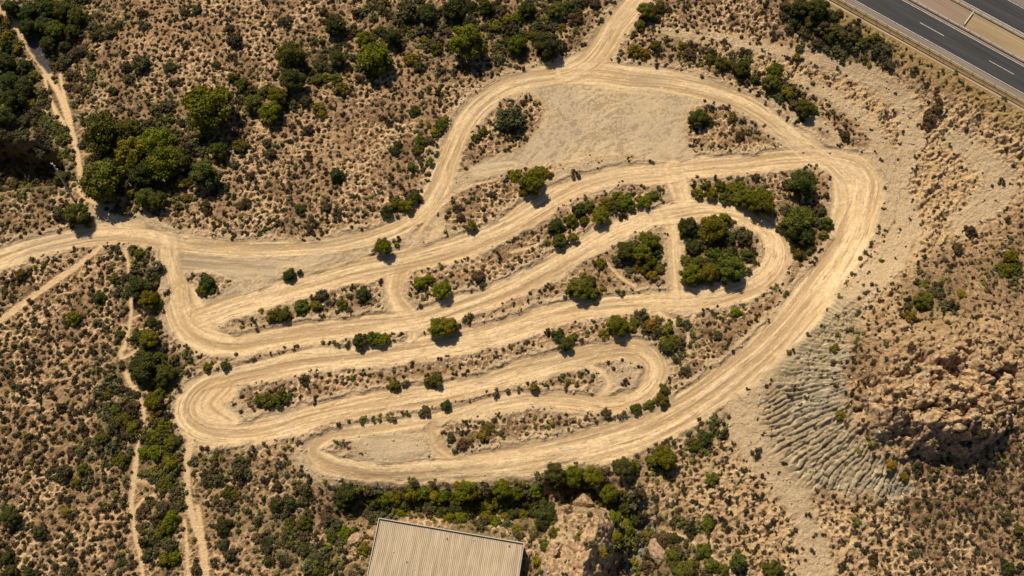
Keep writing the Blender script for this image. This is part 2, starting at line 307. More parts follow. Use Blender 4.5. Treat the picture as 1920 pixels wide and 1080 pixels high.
# broken rock of the outcrop
bl = np.floor(fbm(X / 5, Y / 5, 2, 2) * 9) / 9; crag = fbm(X / 2.6, Y / 3.4, 6, 4)
Z += off * M_rock * ((crag - 0.5) * 3.0 + bl * 2.4 - 1.2 + facets(X, Y, 7.5, 1, 3.4, .45) + facets(X, Y, 3.0, 4, 1.5, .55) + facets(X, Y, 1.4, 2, .7, .5) + 1.4 * (1 - np.abs(2 * fbm((X + Y) / 6, (X - Y) / 12, 1, 3) - 1) - .7))
Z += off * M_ridge * ((fbm(X / 1.8, Y / 3.2, 6, 4) - 0.5) * 2.4 + facets(X, Y, 4.0, 3, .6, .25) + facets(X * 1.5 + Y * .5, Y * .7, 1.7, 5, .6, .4))
Z = Z * (1 - drive * 0.85) + drive * 0.85 * Zs
Z += HB * (1 - drive) * off - 0.28 * M_track - 0.2 * M_road + (STREAK - 0.5) * (.42 * np.maximum(M_track, M_road) + .30 * M_yard * (1 - np.maximum(M_track, M_road))) - 0.18 * M_path * (1 - drive)
Z += (fbm(X / 0.9, Y / 0.9, 2, 2) - 0.5) * 0.10 * (SH < EDGE)
Z -= 0.6 * M_creek; Z += M_creek * facets(X, Y, 1.1, 6, .7, .6)
Z = np.where(SH > EDGE + 0.3, ZH - 0.06, Z)
Z = np.where((np.abs(X) > 1500) | (np.abs(Y) > 1500), 0, Z)
from bisect import bisect_right
def gz(x, y):
    i = min(max(bisect_right(xs_l, x) - 1, 0), NX - 2); j = min(max(bisect_right(ys_l, y) - 1, 0), NY - 2)
    fx = (x - xs_l[i]) / (xs_l[i + 1] - xs_l[i]); fy = (y - ys_l[j]) / (ys_l[j + 1] - ys_l[j])
    return float((Z[j, i] * (1 - fx) + Z[j, i + 1] * fx) * (1 - fy) + (Z[j + 1, i] * (1 - fx) + Z[j + 1, i + 1] * fx) * fy)
xs_l = xs.tolist(); ys_l = ys.tolist()
def samp(A, x, y):
    i = min(max(bisect_right(xs_l, x) - 1, 0), NX - 2); j = min(max(bisect_right(ys_l, y) - 1, 0), NY - 2); return float(A[j, i])
def at(px, py, h=0.0):
    """place whose point h above ground shows at photo pixel"""
    z = 0.0
    for _ in range(8):
        x, y = plane(px, py, z + h); z = 0.5 * z + 0.5 * gz(x, y)
    return x, y, gz(x, y)

# ------------------------------------------------------------------ materials
def mat(name, rough=0.9):
    m = bpy.data.materials.new(name); m.use_nodes = True
    b = m.node_tree.nodes['Principled BSDF']; b.inputs['Roughness'].default_value = rough
    b.inputs['Specular IOR Level'].default_value = 0.15
    return m, m.node_tree, b
class NB:
    def __init__(s, nt): s.nt = nt; s.N = nt.nodes; s.L = nt.links
    def link(s, v, sock):
        if hasattr(v, 'links') or isinstance(v, bpy.types.NodeSocket): s.L.new(v, sock)
        elif isinstance(v, (tuple, list)) and len(v) == 3 and sock.type == 'RGBA': sock.default_value = (*v, 1)
        else: sock.default_value = v
    def attr(s, n):
        a = s.N.new('ShaderNodeAttribute'); a.attribute_name = n; return a.outputs['Fac']
    def pos(s):
        return s.N.new('ShaderNodeNewGeometry').outputs['Position']
    def mix(s, f, a, b, bt='MIX'):
        m = s.N.new('ShaderNodeMix'); m.data_type = 'RGBA'; m.blend_type = bt
        s.link(f, m.inputs[0]); s.link(a, m.inputs[6]); s.link(b, m.inputs[7]); return m.outputs[2]
    def noise(s, scale, det=4, rough=.55, vec=None, dist=0.0, col=False):
        n = s.N.new('ShaderNodeTexNoise'); n.inputs['Scale'].default_value = scale; n.inputs['Detail'].default_value = det
        n.inputs['Roughness'].default_value = rough; n.inputs['Distortion'].default_value = dist
        s.L.new(vec if vec else s.pos(), n.inputs['Vector']); return n.outputs['Color' if col else 'Fac']
    def voro(s, scale, feat='DISTANCE_TO_EDGE', vec=None, rnd=1.0):
        n = s.N.new('ShaderNodeTexVoronoi'); n.feature = feat; n.inputs['Scale'].default_value = scale; n.inputs['Randomness'].default_value = rnd
        s.L.new(vec if vec else s.pos(), n.inputs['Vector']); return n.outputs['Distance']
    def ramp(s, v, a, b, lo=0.0, hi=1.0, sm_=True):
        m = s.N.new('ShaderNodeMapRange'); m.interpolation_type = 'SMOOTHSTEP' if sm_ else 'LINEAR'
        s.L.new(v, m.inputs[0]); m.inputs[1].default_value = a; m.inputs[2].default_value = b; m.inputs[3].default_value = lo; m.inputs[4].default_value = hi
        return m.outputs[0]
    def math(s, op, a, b=0.0):
        m = s.N.new('ShaderNodeMath'); m.operation = op; s.link(a, m.inputs[0]); s.link(b, m.inputs[1]); return m.outputs[0]
    def bump(s, h, strength, dist, bsdf):
        b = s.N.new('ShaderNodeBump'); b.inputs['Strength'].default_value = strength; b.inputs['Distance'].default_value = dist
        s.L.new(h, b.inputs['Height']); s.L.new(b.outputs[0], bsdf.inputs['Normal'])
def ground_material():
    m, nt, b = mat('dry_ground', 0.95); n = NB(nt)
    pos = n.pos()
    # warped position for the web of bare dirt between the tufts
    wn = n.noise(0.55, 3, col=True)
    v = nt.nodes.new('ShaderNodeVectorMath'); v.operation = 'MULTIPLY_ADD'; nt.links.new(wn, v.inputs[0]); v.inputs[1].default_value = (2.2, 2.2, 0); nt.links.new(pos, v.inputs[2])
    fl = nt.nodes.new('ShaderNodeVectorMath'); fl.operation = 'MULTIPLY'; nt.links.new(v.outputs[0], fl.inputs[0]); fl.inputs[1].default_value = (1, 1, 0.0)
    wv = fl.outputs[0]
    e1 = n.attr('web')
    e2 = n.ramp(n.voro(1.25, vec=wv), 0.02, 0.15, 1, 0)
    web = n.math('MAXIMUM', e1, n.math('MULTIPLY', e2, 0.55))
    nbig = n.noise(0.035, 4); nm = n.noise(0.35, 5, .65); nf = n.noise(2.6, 5, .7); nff = n.noise(7, 3, .7)
    soil = n.mix(n.ramp(nm, .35, .65), (0.165, 0.090, 0.045), (0.31, 0.188, 0.095))
    soil = n.mix(n.ramp(nf, .3, .72), n.mix(0.6, soil, (0.075, 0.05, 0.032)), soil)
    webf = n.math('MULTIPLY', web, n.ramp(n.noise(0.16, 3), .25, .6, 0.45, 1.0))
    c = n.mix(n.ramp(webf, .2, .85, 0, .88), soil, n.mix(nf, (0.50, 0.325, 0.185), (0.70, 0.50, 0.295)))
    c = n.mix(n.math('MULTIPLY', n.ramp(nbig, .42, .68), 0.45), c, (0.43, 0.27, 0.15))
    # greener litter under the thickets
    c = n.mix(n.math('MULTIPLY', n.attr('green'), n.ramp(nf, .25, .6, .5, .92)), c, n.mix(nf, (0.055, 0.055, 0.022), (0.17, 0.125, 0.06)))
    # bank of pale eroded earth
    bank = n.mix(n.ramp(nf, .3, .7), (0.33, 0.215, 0.115), n.mix(n.ramp(nm, .4, .62), (0.60, 0.41, 0.23), (0.74, 0.54, 0.32)))
    c = n.mix(n.math('MULTIPLY', n.attr('bank'), 0.8), c, bank)
    # verge of golden grass below the guardrail
    c = n.mix(n.math('MULTIPLY', n.attr('verge'), n.ramp(nf, .3, .6, .6, 1)), c, n.mix(nff, (0.12, 0.085, 0.03), (0.46, 0.31, 0.13)))
    # bare trampled earth
    stk = n.attr('streak')
    bare = n.mix(n.ramp(nf, .3, .75), (0.37, 0.265, 0.16), (0.63, 0.475, 0.305))
    bare = n.mix(n.ramp(nff, .6, .75, 0, .55), bare, (0.66, 0.55, 0.42))
    c = n.mix(n.math('MULTIPLY', n.attr('bare'), n.ramp(nm, .3, .6, .65, 1)), c, bare)
    # grey marl of the badlands
    marl = n.mix(n.ramp(n.noise(0.5, 4), .35, .65), (0.52, 0.435, 0.30), (0.73, 0.62, 0.44))
    marl = n.mix(n.ramp(nbig, .42, .6, 0, .6), marl, (0.68, 0.51, 0.29))
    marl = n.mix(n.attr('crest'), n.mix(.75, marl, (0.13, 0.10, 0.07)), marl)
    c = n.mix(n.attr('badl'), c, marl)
    # rock
    rock = n.mix(n.ramp(n.noise(0.8, 6, .65), .38, .62), (0.18, 0.115, 0.068), (0.56, 0.375, 0.215))
    rock = n.mix(n.ramp(n.noise(0.25, 3), .5, .7, 0, .7), rock, (0.36, 0.285, 0.195))
    c = n.mix(n.attr('rock'), c, rock)
    c = n.mix(n.attr('creek'), c, n.mix(n.ramp(nff, .45, .6), (0.07, 0.068, 0.065), (0.36, 0.34, 0.31)))
    # footpaths
    c = n.mix(n.attr('path'), c, n.mix(nf, (0.42, 0.28, 0.155), (0.74, 0.53, 0.31)))
    c = n.mix(n.attr('tar'), c, n.mix(n.ramp(nff, .5, .62), (0.045, 0.045, 0.05), (0.13, 0.12, 0.12)))
    # driven dirt
    d1 = n.mix(n.ramp(stk, .28, .68), (0.41, 0.272, 0.145), (0.75, 0.553, 0.328))
    d1 = n.mix(n.ramp(n.noise(0.07, 4), .42, .66, 0, .55), d1, n.mix(n.ramp(stk, .3, .7), (0.46, 0.29, 0.135), (0.68, 0.465, 0.235)))
    cb = nt.nodes.new('ShaderNodeCombineXYZ'); n.L.new(n.math('MULTIPLY', n.attr('lat'), 1.0), cb.inputs[0]); n.L.new(n.math('MULTIPLY', n.attr('arc'), 0.10), cb.inputs[1]); n.L.new(n.math('MULTIPLY', n.noise(.25, 2), 1.2), cb.inputs[2])
    st1 = n.noise(1.5, 4, .62, vec=cb.outputs[0], dist=.5); st2 = n.noise(3.4, 3, .6, vec=cb.outputs[0], dist=.8); lw = n.ramp(n.attr('lw'), .3, .8)
    d1 = n.mix(n.math('MULTIPLY', n.ramp(st1, .46, .34, 0, .85), lw), d1, (0.30, 0.20, 0.105))
    d1 = n.mix(n.math('MULTIPLY', n.ramp(st2, .58, .68, 0, .75), lw), d1, (0.86, 0.68, 0.44))
    d1 = n.mix(n.math('MULTIPLY', n.ramp(st2, .40, .32, 0, .6), lw), d1, (0.30, 0.20, 0.105))
    d1 = n.mix(n.ramp(nf, .3, .55, .35, 0), d1, (0.34, 0.245, 0.15))
    d1 = n.mix(n.ramp(n.noise(.8, 5, .7, dist=.8), .40, .56, .38, 0), d1, (0.36, 0.26, 0.165))
    d1 = n.mix(n.ramp(nff, .62, .74, 0, .4), d1, (0.80, 0.68, 0.50))
    grv = n.mix(n.ramp(nf, .3, .7), (0.29, 0.222, 0.15), (0.44, 0.345, 0.235))
    grv = n.mix(n.ramp(nff, .42, .66, 0, .6), grv, (0.56, 0.44, 0.30))
    grv = n.mix(n.ramp(n.noise(.045, 5, .62), .42, .66, 0, .4), grv, d1)
    grv = n.mix(n.ramp(stk, .36, .5, .5, 0), grv, (0.20, 0.15, 0.10))
    d1 = n.mix(n.attr('gravel'), d1, grv)
    c = n.mix(n.attr('drive'), c, d1)
    nt.links.new(c, b.inputs['Base Color'])
    hgt = n.math('ADD', n.math('MULTIPLY', nf, 0.6), n.math('MULTIPLY', n.noise(1.1, 4, .6, dist=.6), 0.9))
    hgt = n.math('ADD', hgt, n.math('MULTIPLY', webf, 0.25))
    hgt = n.math('ADD', hgt, n.math('MULTIPLY', n.math('ADD', st1, st2), n.math('MULTIPLY', lw, .7)))
    hs = n.math('MULTIPLY', hgt, n.ramp(n.attr('drive'), 0, 1, 1.0, 0.38))
    n.bump(hs, 0.9, 0.42, b)
    return m
MG = ground_material()
GRAVEL = np.clip(M_yard * sm(.85, .2, np.maximum(M_track, M_road * 0.9)) * (0.55 + 0.6 * fbm(X / 8, Y / 8, 3, 3)) + 0.35 * sm(0.4, 0.75, fbm(X / 10, Y / 14, 7, 3)) * M_road, 0, 1)
DRIVE = np.clip(np.maximum(np.maximum(M_track, M_road), M_yard), 0, 1)
EDG = np.zeros(X.shape)
for l in [C_MAIN] + C_LINK + R_ACCESS:
    D, T, S, Wd = raster(catmull(l, 4)); EDG = np.maximum(EDG, sm(Wd + 3.9, Wd + .6, D + NE * 1.7))
edgeg = np.clip(EDG * (1 - .8 * DRIVE), 0, 1)
ATTR = dict(drive=DRIVE, gravel=np.clip(GRAVEL + .4 * edgeg, 0, 1), streak=STREAK , path=M_path * (1 - DRIVE), bare=np.clip(M_bare * .95 + .9 * edgeg, 0, 1), lat=LAT, arc=ARC, lw=LW, badl=M_badl,
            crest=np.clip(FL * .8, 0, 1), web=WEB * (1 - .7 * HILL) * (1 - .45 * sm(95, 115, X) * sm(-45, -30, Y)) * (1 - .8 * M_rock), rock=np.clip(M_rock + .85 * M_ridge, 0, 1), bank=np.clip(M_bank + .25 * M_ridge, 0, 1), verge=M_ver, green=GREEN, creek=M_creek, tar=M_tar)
def submesh(name, fmask, label=None, cat=None):
    jj, ii = np.nonzero(fmask)
    a = jj * NX + ii
    q = np.stack([a, a + 1, a + NX + 1, a + NX], 1)
    used, inv = np.unique(q.ravel(), return_inverse=True)
    co = np.stack([X.ravel()[used], Y.ravel()[used], Z.ravel()[used]], 1).astype(np.float32)
    me = bpy.data.meshes.new(name); me.vertices.add(len(used)); me.vertices.foreach_set('co', co.ravel())
    nf = len(q); me.loops.add(nf * 4); me.loops.foreach_set('vertex_index', inv.astype(np.int32).ravel())
    me.polygons.add(nf); me.polygons.foreach_set('loop_start', np.arange(0, nf * 4, 4, dtype=np.int32)); me.polygons.foreach_set('loop_total', np.full(nf, 4, np.int32))
    for k, A in ATTR.items():
        at_ = me.attributes.new(k, 'FLOAT', 'POINT'); at_.data.foreach_set('value', A.ravel()[used].astype(np.float32))
    me.update(calc_edges=True); me.materials.append(MG)
    o = bpy.data.objects.new(name, me); COL.objects.link(o); o['kind'] = 'structure'
    if label: o['label'] = label
    return o
def fm(A): return (A[:-1, :-1] + A[1:, 1:] + A[1:, :-1] + A[:-1, 1:]) / 4
cls = np.zeros((NY - 1, NX - 1), int)
cls[(fm(M_badl) > .5)] = 6; cls[fm(np.maximum(M_rock, M_ridge)) > .5] = 5
cls[fm(M_path) > .5] = 4; cls[fm(M_yard) > .5] = 3; cls[fm(M_road) > .5] = 2; cls[fm(M_track) > .5] = 1
cls[fm(SH) > EDGE] = 0
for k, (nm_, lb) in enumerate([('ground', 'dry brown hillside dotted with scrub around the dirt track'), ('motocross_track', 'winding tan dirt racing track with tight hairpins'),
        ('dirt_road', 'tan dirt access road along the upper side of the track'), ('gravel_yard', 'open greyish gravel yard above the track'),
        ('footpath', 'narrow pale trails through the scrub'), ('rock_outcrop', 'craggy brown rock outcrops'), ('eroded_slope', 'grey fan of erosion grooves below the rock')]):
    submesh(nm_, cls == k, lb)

# ------------------------------------------------------------------ mesh helpers
def mesh_np(name, V, F, m=None, attrs=None):
    V = np.asarray(V, np.float32); F = np.asarray(F, np.int32); k = F.shape[1]
    me = bpy.data.meshes.new(name); me.vertices.add(len(V)); me.vertices.foreach_set('co', V.ravel())
    me.loops.add(F.size); me.loops.foreach_set('vertex_index', F.ravel()); me.polygons.add(len(F))
    me.polygons.foreach_set('loop_start', np.arange(0, F.size, k, dtype=np.int32)); me.polygons.foreach_set('loop_total', np.full(len(F), k, np.int32))
    for kk, A in (attrs or {}).items():
        a = me.attributes.new(kk, 'FLOAT', 'POINT'); a.data.foreach_set('value', np.asarray(A, np.float32))
    me.update(calc_edges=True)
    if m: me.materials.append(m)
    return me
class MB:
    def __init__(s): s.v = []; s.f = []
    def add(s, v, f):
        o = len(s.v); s.v += [tuple(p) for p in v]; s.f += [tuple(i + o for i in q) for q in f]
    def box(s, a, b, M=None):
        v = [Vector((x, y, z)) for z in (a[2], b[2]) for y in (a[1], b[1]) for x in (a[0], b[0])]
        if M: v = [M @ p for p in v]
        s.add(v, [(0, 2, 3, 1), (4, 5, 7, 6), (0, 1, 5, 4), (2, 6, 7, 3), (0, 4, 6, 2), (1, 3, 7, 5)])
    def tube(s, pts, rad, n=8, cap=True):
        pts = [Vector(p) for p in pts]; rings = []
        for i, p in enumerate(pts):
            t = (pts[min(i + 1, len(pts) - 1)] - pts[max(i - 1, 0)]).normalized()
            a = t.cross(Vector((0, 0, 1)) if abs(t.z) < .9 else Vector((1, 0, 0))).normalized(); b2 = t.cross(a)
            rings.append([p + (a * math.cos(2 * math.pi * k / n) + b2 * math.sin(2 * math.pi * k / n)) * rad[i] for k in range(n)])
        v = [q for r in rings for q in r]
        f = [(i * n + k, i * n + (k + 1) % n, (i + 1) * n + (k + 1) % n, (i + 1) * n + k) for i in range(len(pts) - 1) for k in range(n)]
        if cap: f += [tuple(range(n))[::-1], tuple((len(pts) - 1) * n + k for k in range(n))]
        s.add(v, f)
    def build(s, name, m, parent=None, link=True):
        me = bpy.data.meshes.new(name); me.from_pydata(s.v, [], s.f); me.materials.append(m); me.update()
        o = bpy.data.objects.new(name, me)
        if link: COL.objects.link(o)
        if parent: o.parent = parent
        return o
def empty(name, loc, label, cat, group=None, rz=0):
    o = bpy.data.objects.new(name, None); COL.objects.link(o); o.location = loc; o.rotation_euler = (0, 0, rz); o.empty_display_size = .5
    o['label'] = label; o['category'] = cat
    if group: o['group'] = group
    return o

# ------------------------------------------------------------------ foliage
def foliage_material(name, use_obj=True):
    m, nt, b = mat(name, 0.75); n = NB(nt)
    if use_obj:
        oi = nt.nodes.new('ShaderNodeObjectInfo'); c = oi.outputs['Color']
    else:
        t = n.attr('tint')
        cr = nt.nodes.new('ShaderNodeValToRGB'); nt.links.new(t, cr.inputs[0]); e = cr.color_ramp.elements
        e[0].position = 0; e[0].color = (0.036, 0.033, 0.018, 1); e[1].position = 1; e[1].color = (0.16, 0.17, 0.035, 1)
        for p_, q in ((.3, (0.062, 0.052, 0.028, 1)), (.5, (0.098, 0.074, 0.044, 1)), (.7, (0.09, 0.092, 0.035, 1)), (.85, (0.10, 0.105, 0.06, 1))):
            x = e.new(p_); x.color = q
        c = cr.outputs[0]
    v = n.attr('leaf')
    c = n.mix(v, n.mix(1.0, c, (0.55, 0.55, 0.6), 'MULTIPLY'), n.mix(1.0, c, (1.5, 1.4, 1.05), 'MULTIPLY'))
    c = n.mix(n.ramp(n.noise(0.45, 3), .35, .65, 0, .5), c, n.mix(1.0, c, (1.25, 1.0, .8), 'MULTIPLY'))
    nt.links.new(c, b.inputs['Base Color'])
    tr = nt.nodes.new('ShaderNodeBsdfTranslucent'); nt.links.new(c, tr.inputs[0]); ms = nt.nodes.new('ShaderNodeMixShader'); ms.inputs[0].default_value = 0.18
    nt.links.new(b.outputs[0], ms.inputs[1]); nt.links.new(tr.outputs[0], ms.inputs[2]); nt.links.new(ms.outputs[0], nt.nodes['Material Output'].inputs[0])
    return m
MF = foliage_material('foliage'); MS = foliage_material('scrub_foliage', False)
mb_, ntb, bb = mat('bark', .95); nb = NB(ntb); ntb.links.new(nb.mix(nb.noise(6, 4), (0.09, 0.06, 0.04), (0.24, 0.17, 0.12)), bb.inputs['Base Color']); MBARK = mb_
def leaves(C, Rr, n_each, size, r, up=0.25, flat=0.8):
    """quads scattered on the shells of puffs"""
    V = []; Lf = []
    for (c, pr), k in zip(zip(C, Rr), n_each):
        d = r.normal(size=(k, 3)); d[:, 2] = np.abs(d[:, 2]) * 1.1 - 0.25 * np.abs(r.normal(size=k)); d /= np.linalg.norm(d, axis=1)[:, None]
        rr = pr * (0.72 + 0.36 * r.random(k)); p = c + d * rr[:, None] * np.array([1, 1, flat])
        nrm = d + r.normal(size=(k, 3)) * 0.55; nrm[:, 2] += up; nrm /= np.linalg.norm(nrm, axis=1)[:, None]
        a = np.cross(nrm, r.normal(size=(k, 3))); a /= np.linalg.norm(a, axis=1)[:, None]; b = np.cross(nrm, a)
        s = size * (0.6 + 0.8 * r.random(k))[:, None]; e = 0.55 + .4 * r.random(k)[:, None]
        V.append(np.stack([p + a * s, p + b * s * e, p - a * s, p - b * s * e], 1)); 
        pv = r.random() ; lv = np.clip(0.15 + 0.5 * pv + 0.35 * r.random(k), 0, 1); Lf.append(np.repeat(lv, 4))
    V = np.concatenate(V).reshape(-1, 3); F = np.arange(len(V)).reshape(-1, 4)
    return V, F, np.concatenate(Lf)
def cores(C, Rr, k=0.74, flat=.8):
    t = (1 + 5 ** .5) / 2
    iv = np.array([(-1, t, 0), (1, t, 0), (-1, -t, 0), (1, -t, 0), (0, -1, t), (0, 1, t), (0, -1, -t), (0, 1, -t), (t, 0, -1), (t, 0, 1), (-t, 0, -1), (-t, 0, 1)], float); iv /= np.linalg.norm(iv[0])
    fi = np.array([(0, 11, 5), (0, 5, 1), (0, 1, 7), (0, 7, 10), (0, 10, 11), (1, 5, 9), (5, 11, 4), (11, 10, 2), (10, 7, 6), (7, 1, 8), (3, 9, 4), (3, 4, 2), (3, 2, 6), (3, 6, 8), (3, 8, 9), (4, 9, 5), (2, 4, 11), (6, 2, 10), (8, 6, 7), (9, 8, 1)])
    V = np.concatenate([c + iv * r_ * k * np.array([1, 1, flat]) for c, r_ in zip(C, Rr)]); F = np.concatenate([fi + 12 * i for i in range(len(C))])
    return V, np.concatenate([F, F[:, 2:3]], 1)
def join(parts):
    V = []; F = []; A = []; o = 0
    for v, f, a in parts: V.append(v); F.append(f + o); A.append(a); o += len(v)
    return np.concatenate(V), np.concatenate(F), np.concatenate(A)
def crown(seed, npuff, nleaf, size, base=0.68, top=0.50, lobe=(.2, .34), low=True):
    r = np.random.default_rng(seed); C = []; R_ = []
    for i in range(npuff):
        rho = 0.78 * math.sqrt((i + .5) / npuff) * (0.85 + .3 * r.random()); th = i * 2.39996 + r.random() * .7
        pr = lobe[0] + (lobe[1] - lobe[0]) * r.random(); z = base + top * (1 - rho * rho) * (0.75 + .5 * r.random()) - 0.25 * rho
        sx = 1 + .12 * math.sin(seed); C.append(np.array([rho * math.cos(th) * sx, rho * math.sin(th), z])); R_.append(pr)
    if low:
        for i in range(npuff // 2):
            th = r.random() * 6.283; rho = .35 + .35 * r.random(); C.append(np.array([rho * math.cos(th), rho * math.sin(th), base - .28 - .15 * r.random()])); R_.append(.22 + .1 * r.random())
    cnt = [max(12, int(nleaf * q * q / sum(k * k for k in R_))) for q in R_]
    V, F, L_ = leaves(C, R_, cnt, size, r)
    v2, f2 = cores(C, R_)
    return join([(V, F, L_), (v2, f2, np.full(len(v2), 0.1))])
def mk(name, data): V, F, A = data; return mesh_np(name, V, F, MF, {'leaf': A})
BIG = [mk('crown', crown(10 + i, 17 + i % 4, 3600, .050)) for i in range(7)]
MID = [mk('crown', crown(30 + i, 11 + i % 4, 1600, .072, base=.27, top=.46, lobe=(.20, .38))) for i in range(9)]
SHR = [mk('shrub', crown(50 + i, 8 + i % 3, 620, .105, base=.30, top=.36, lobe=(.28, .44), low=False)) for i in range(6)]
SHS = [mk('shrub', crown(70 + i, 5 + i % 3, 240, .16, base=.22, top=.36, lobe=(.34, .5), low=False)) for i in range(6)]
def trunk_mesh(seed):
    r = random.Random(seed); b = MB(); lean = (r.uniform(-.08, .08), r.uniform(-.08, .08))
    b.tube([(0, 0, -.12), (lean[0] * .3, lean[1] * .3, .25), (lean[0], lean[1], .6), (lean[0] * 1.4, lean[1] * 1.4, 1.05)], [.075, .055, .042, .015], 7)
    for k in range(6):
        a = k * 1.05 + r.uniform(-.3, .3); z0 = .38 + .08 * k; R0 = r.uniform(.4, .62)
        p = Vector((lean[0] * z0 * 1.5, lean[1] * z0 * 1.5, z0))
        b.tube([p, p + Vector((math.cos(a) * R0 * .5, math.sin(a) * R0 * .5, .16)), p + Vector((math.cos(a) * R0, math.sin(a) * R0, .42))], [.026, .018, .007], 5)
    me = bpy.data.meshes.new('trunk'); me.from_pydata(b.v, [], b.f); me.materials.append(MBARK); me.update(); return me
TRK = [trunk_mesh(i) for i in range(4)]

KC = dict(p=(0.118, 0.128, 0.008), d=(0.058, 0.072, 0.018), g=(0.092, 0.102, 0.016), o=(0.085, 0.080, 0.042), y=(0.165, 0.140, 0.020), b=(0.100, 0.068, 0.046))
KN = dict(p='bright green', d='dark green', g='green', o='grey-olive', y='yellow-green', b='dry brown')
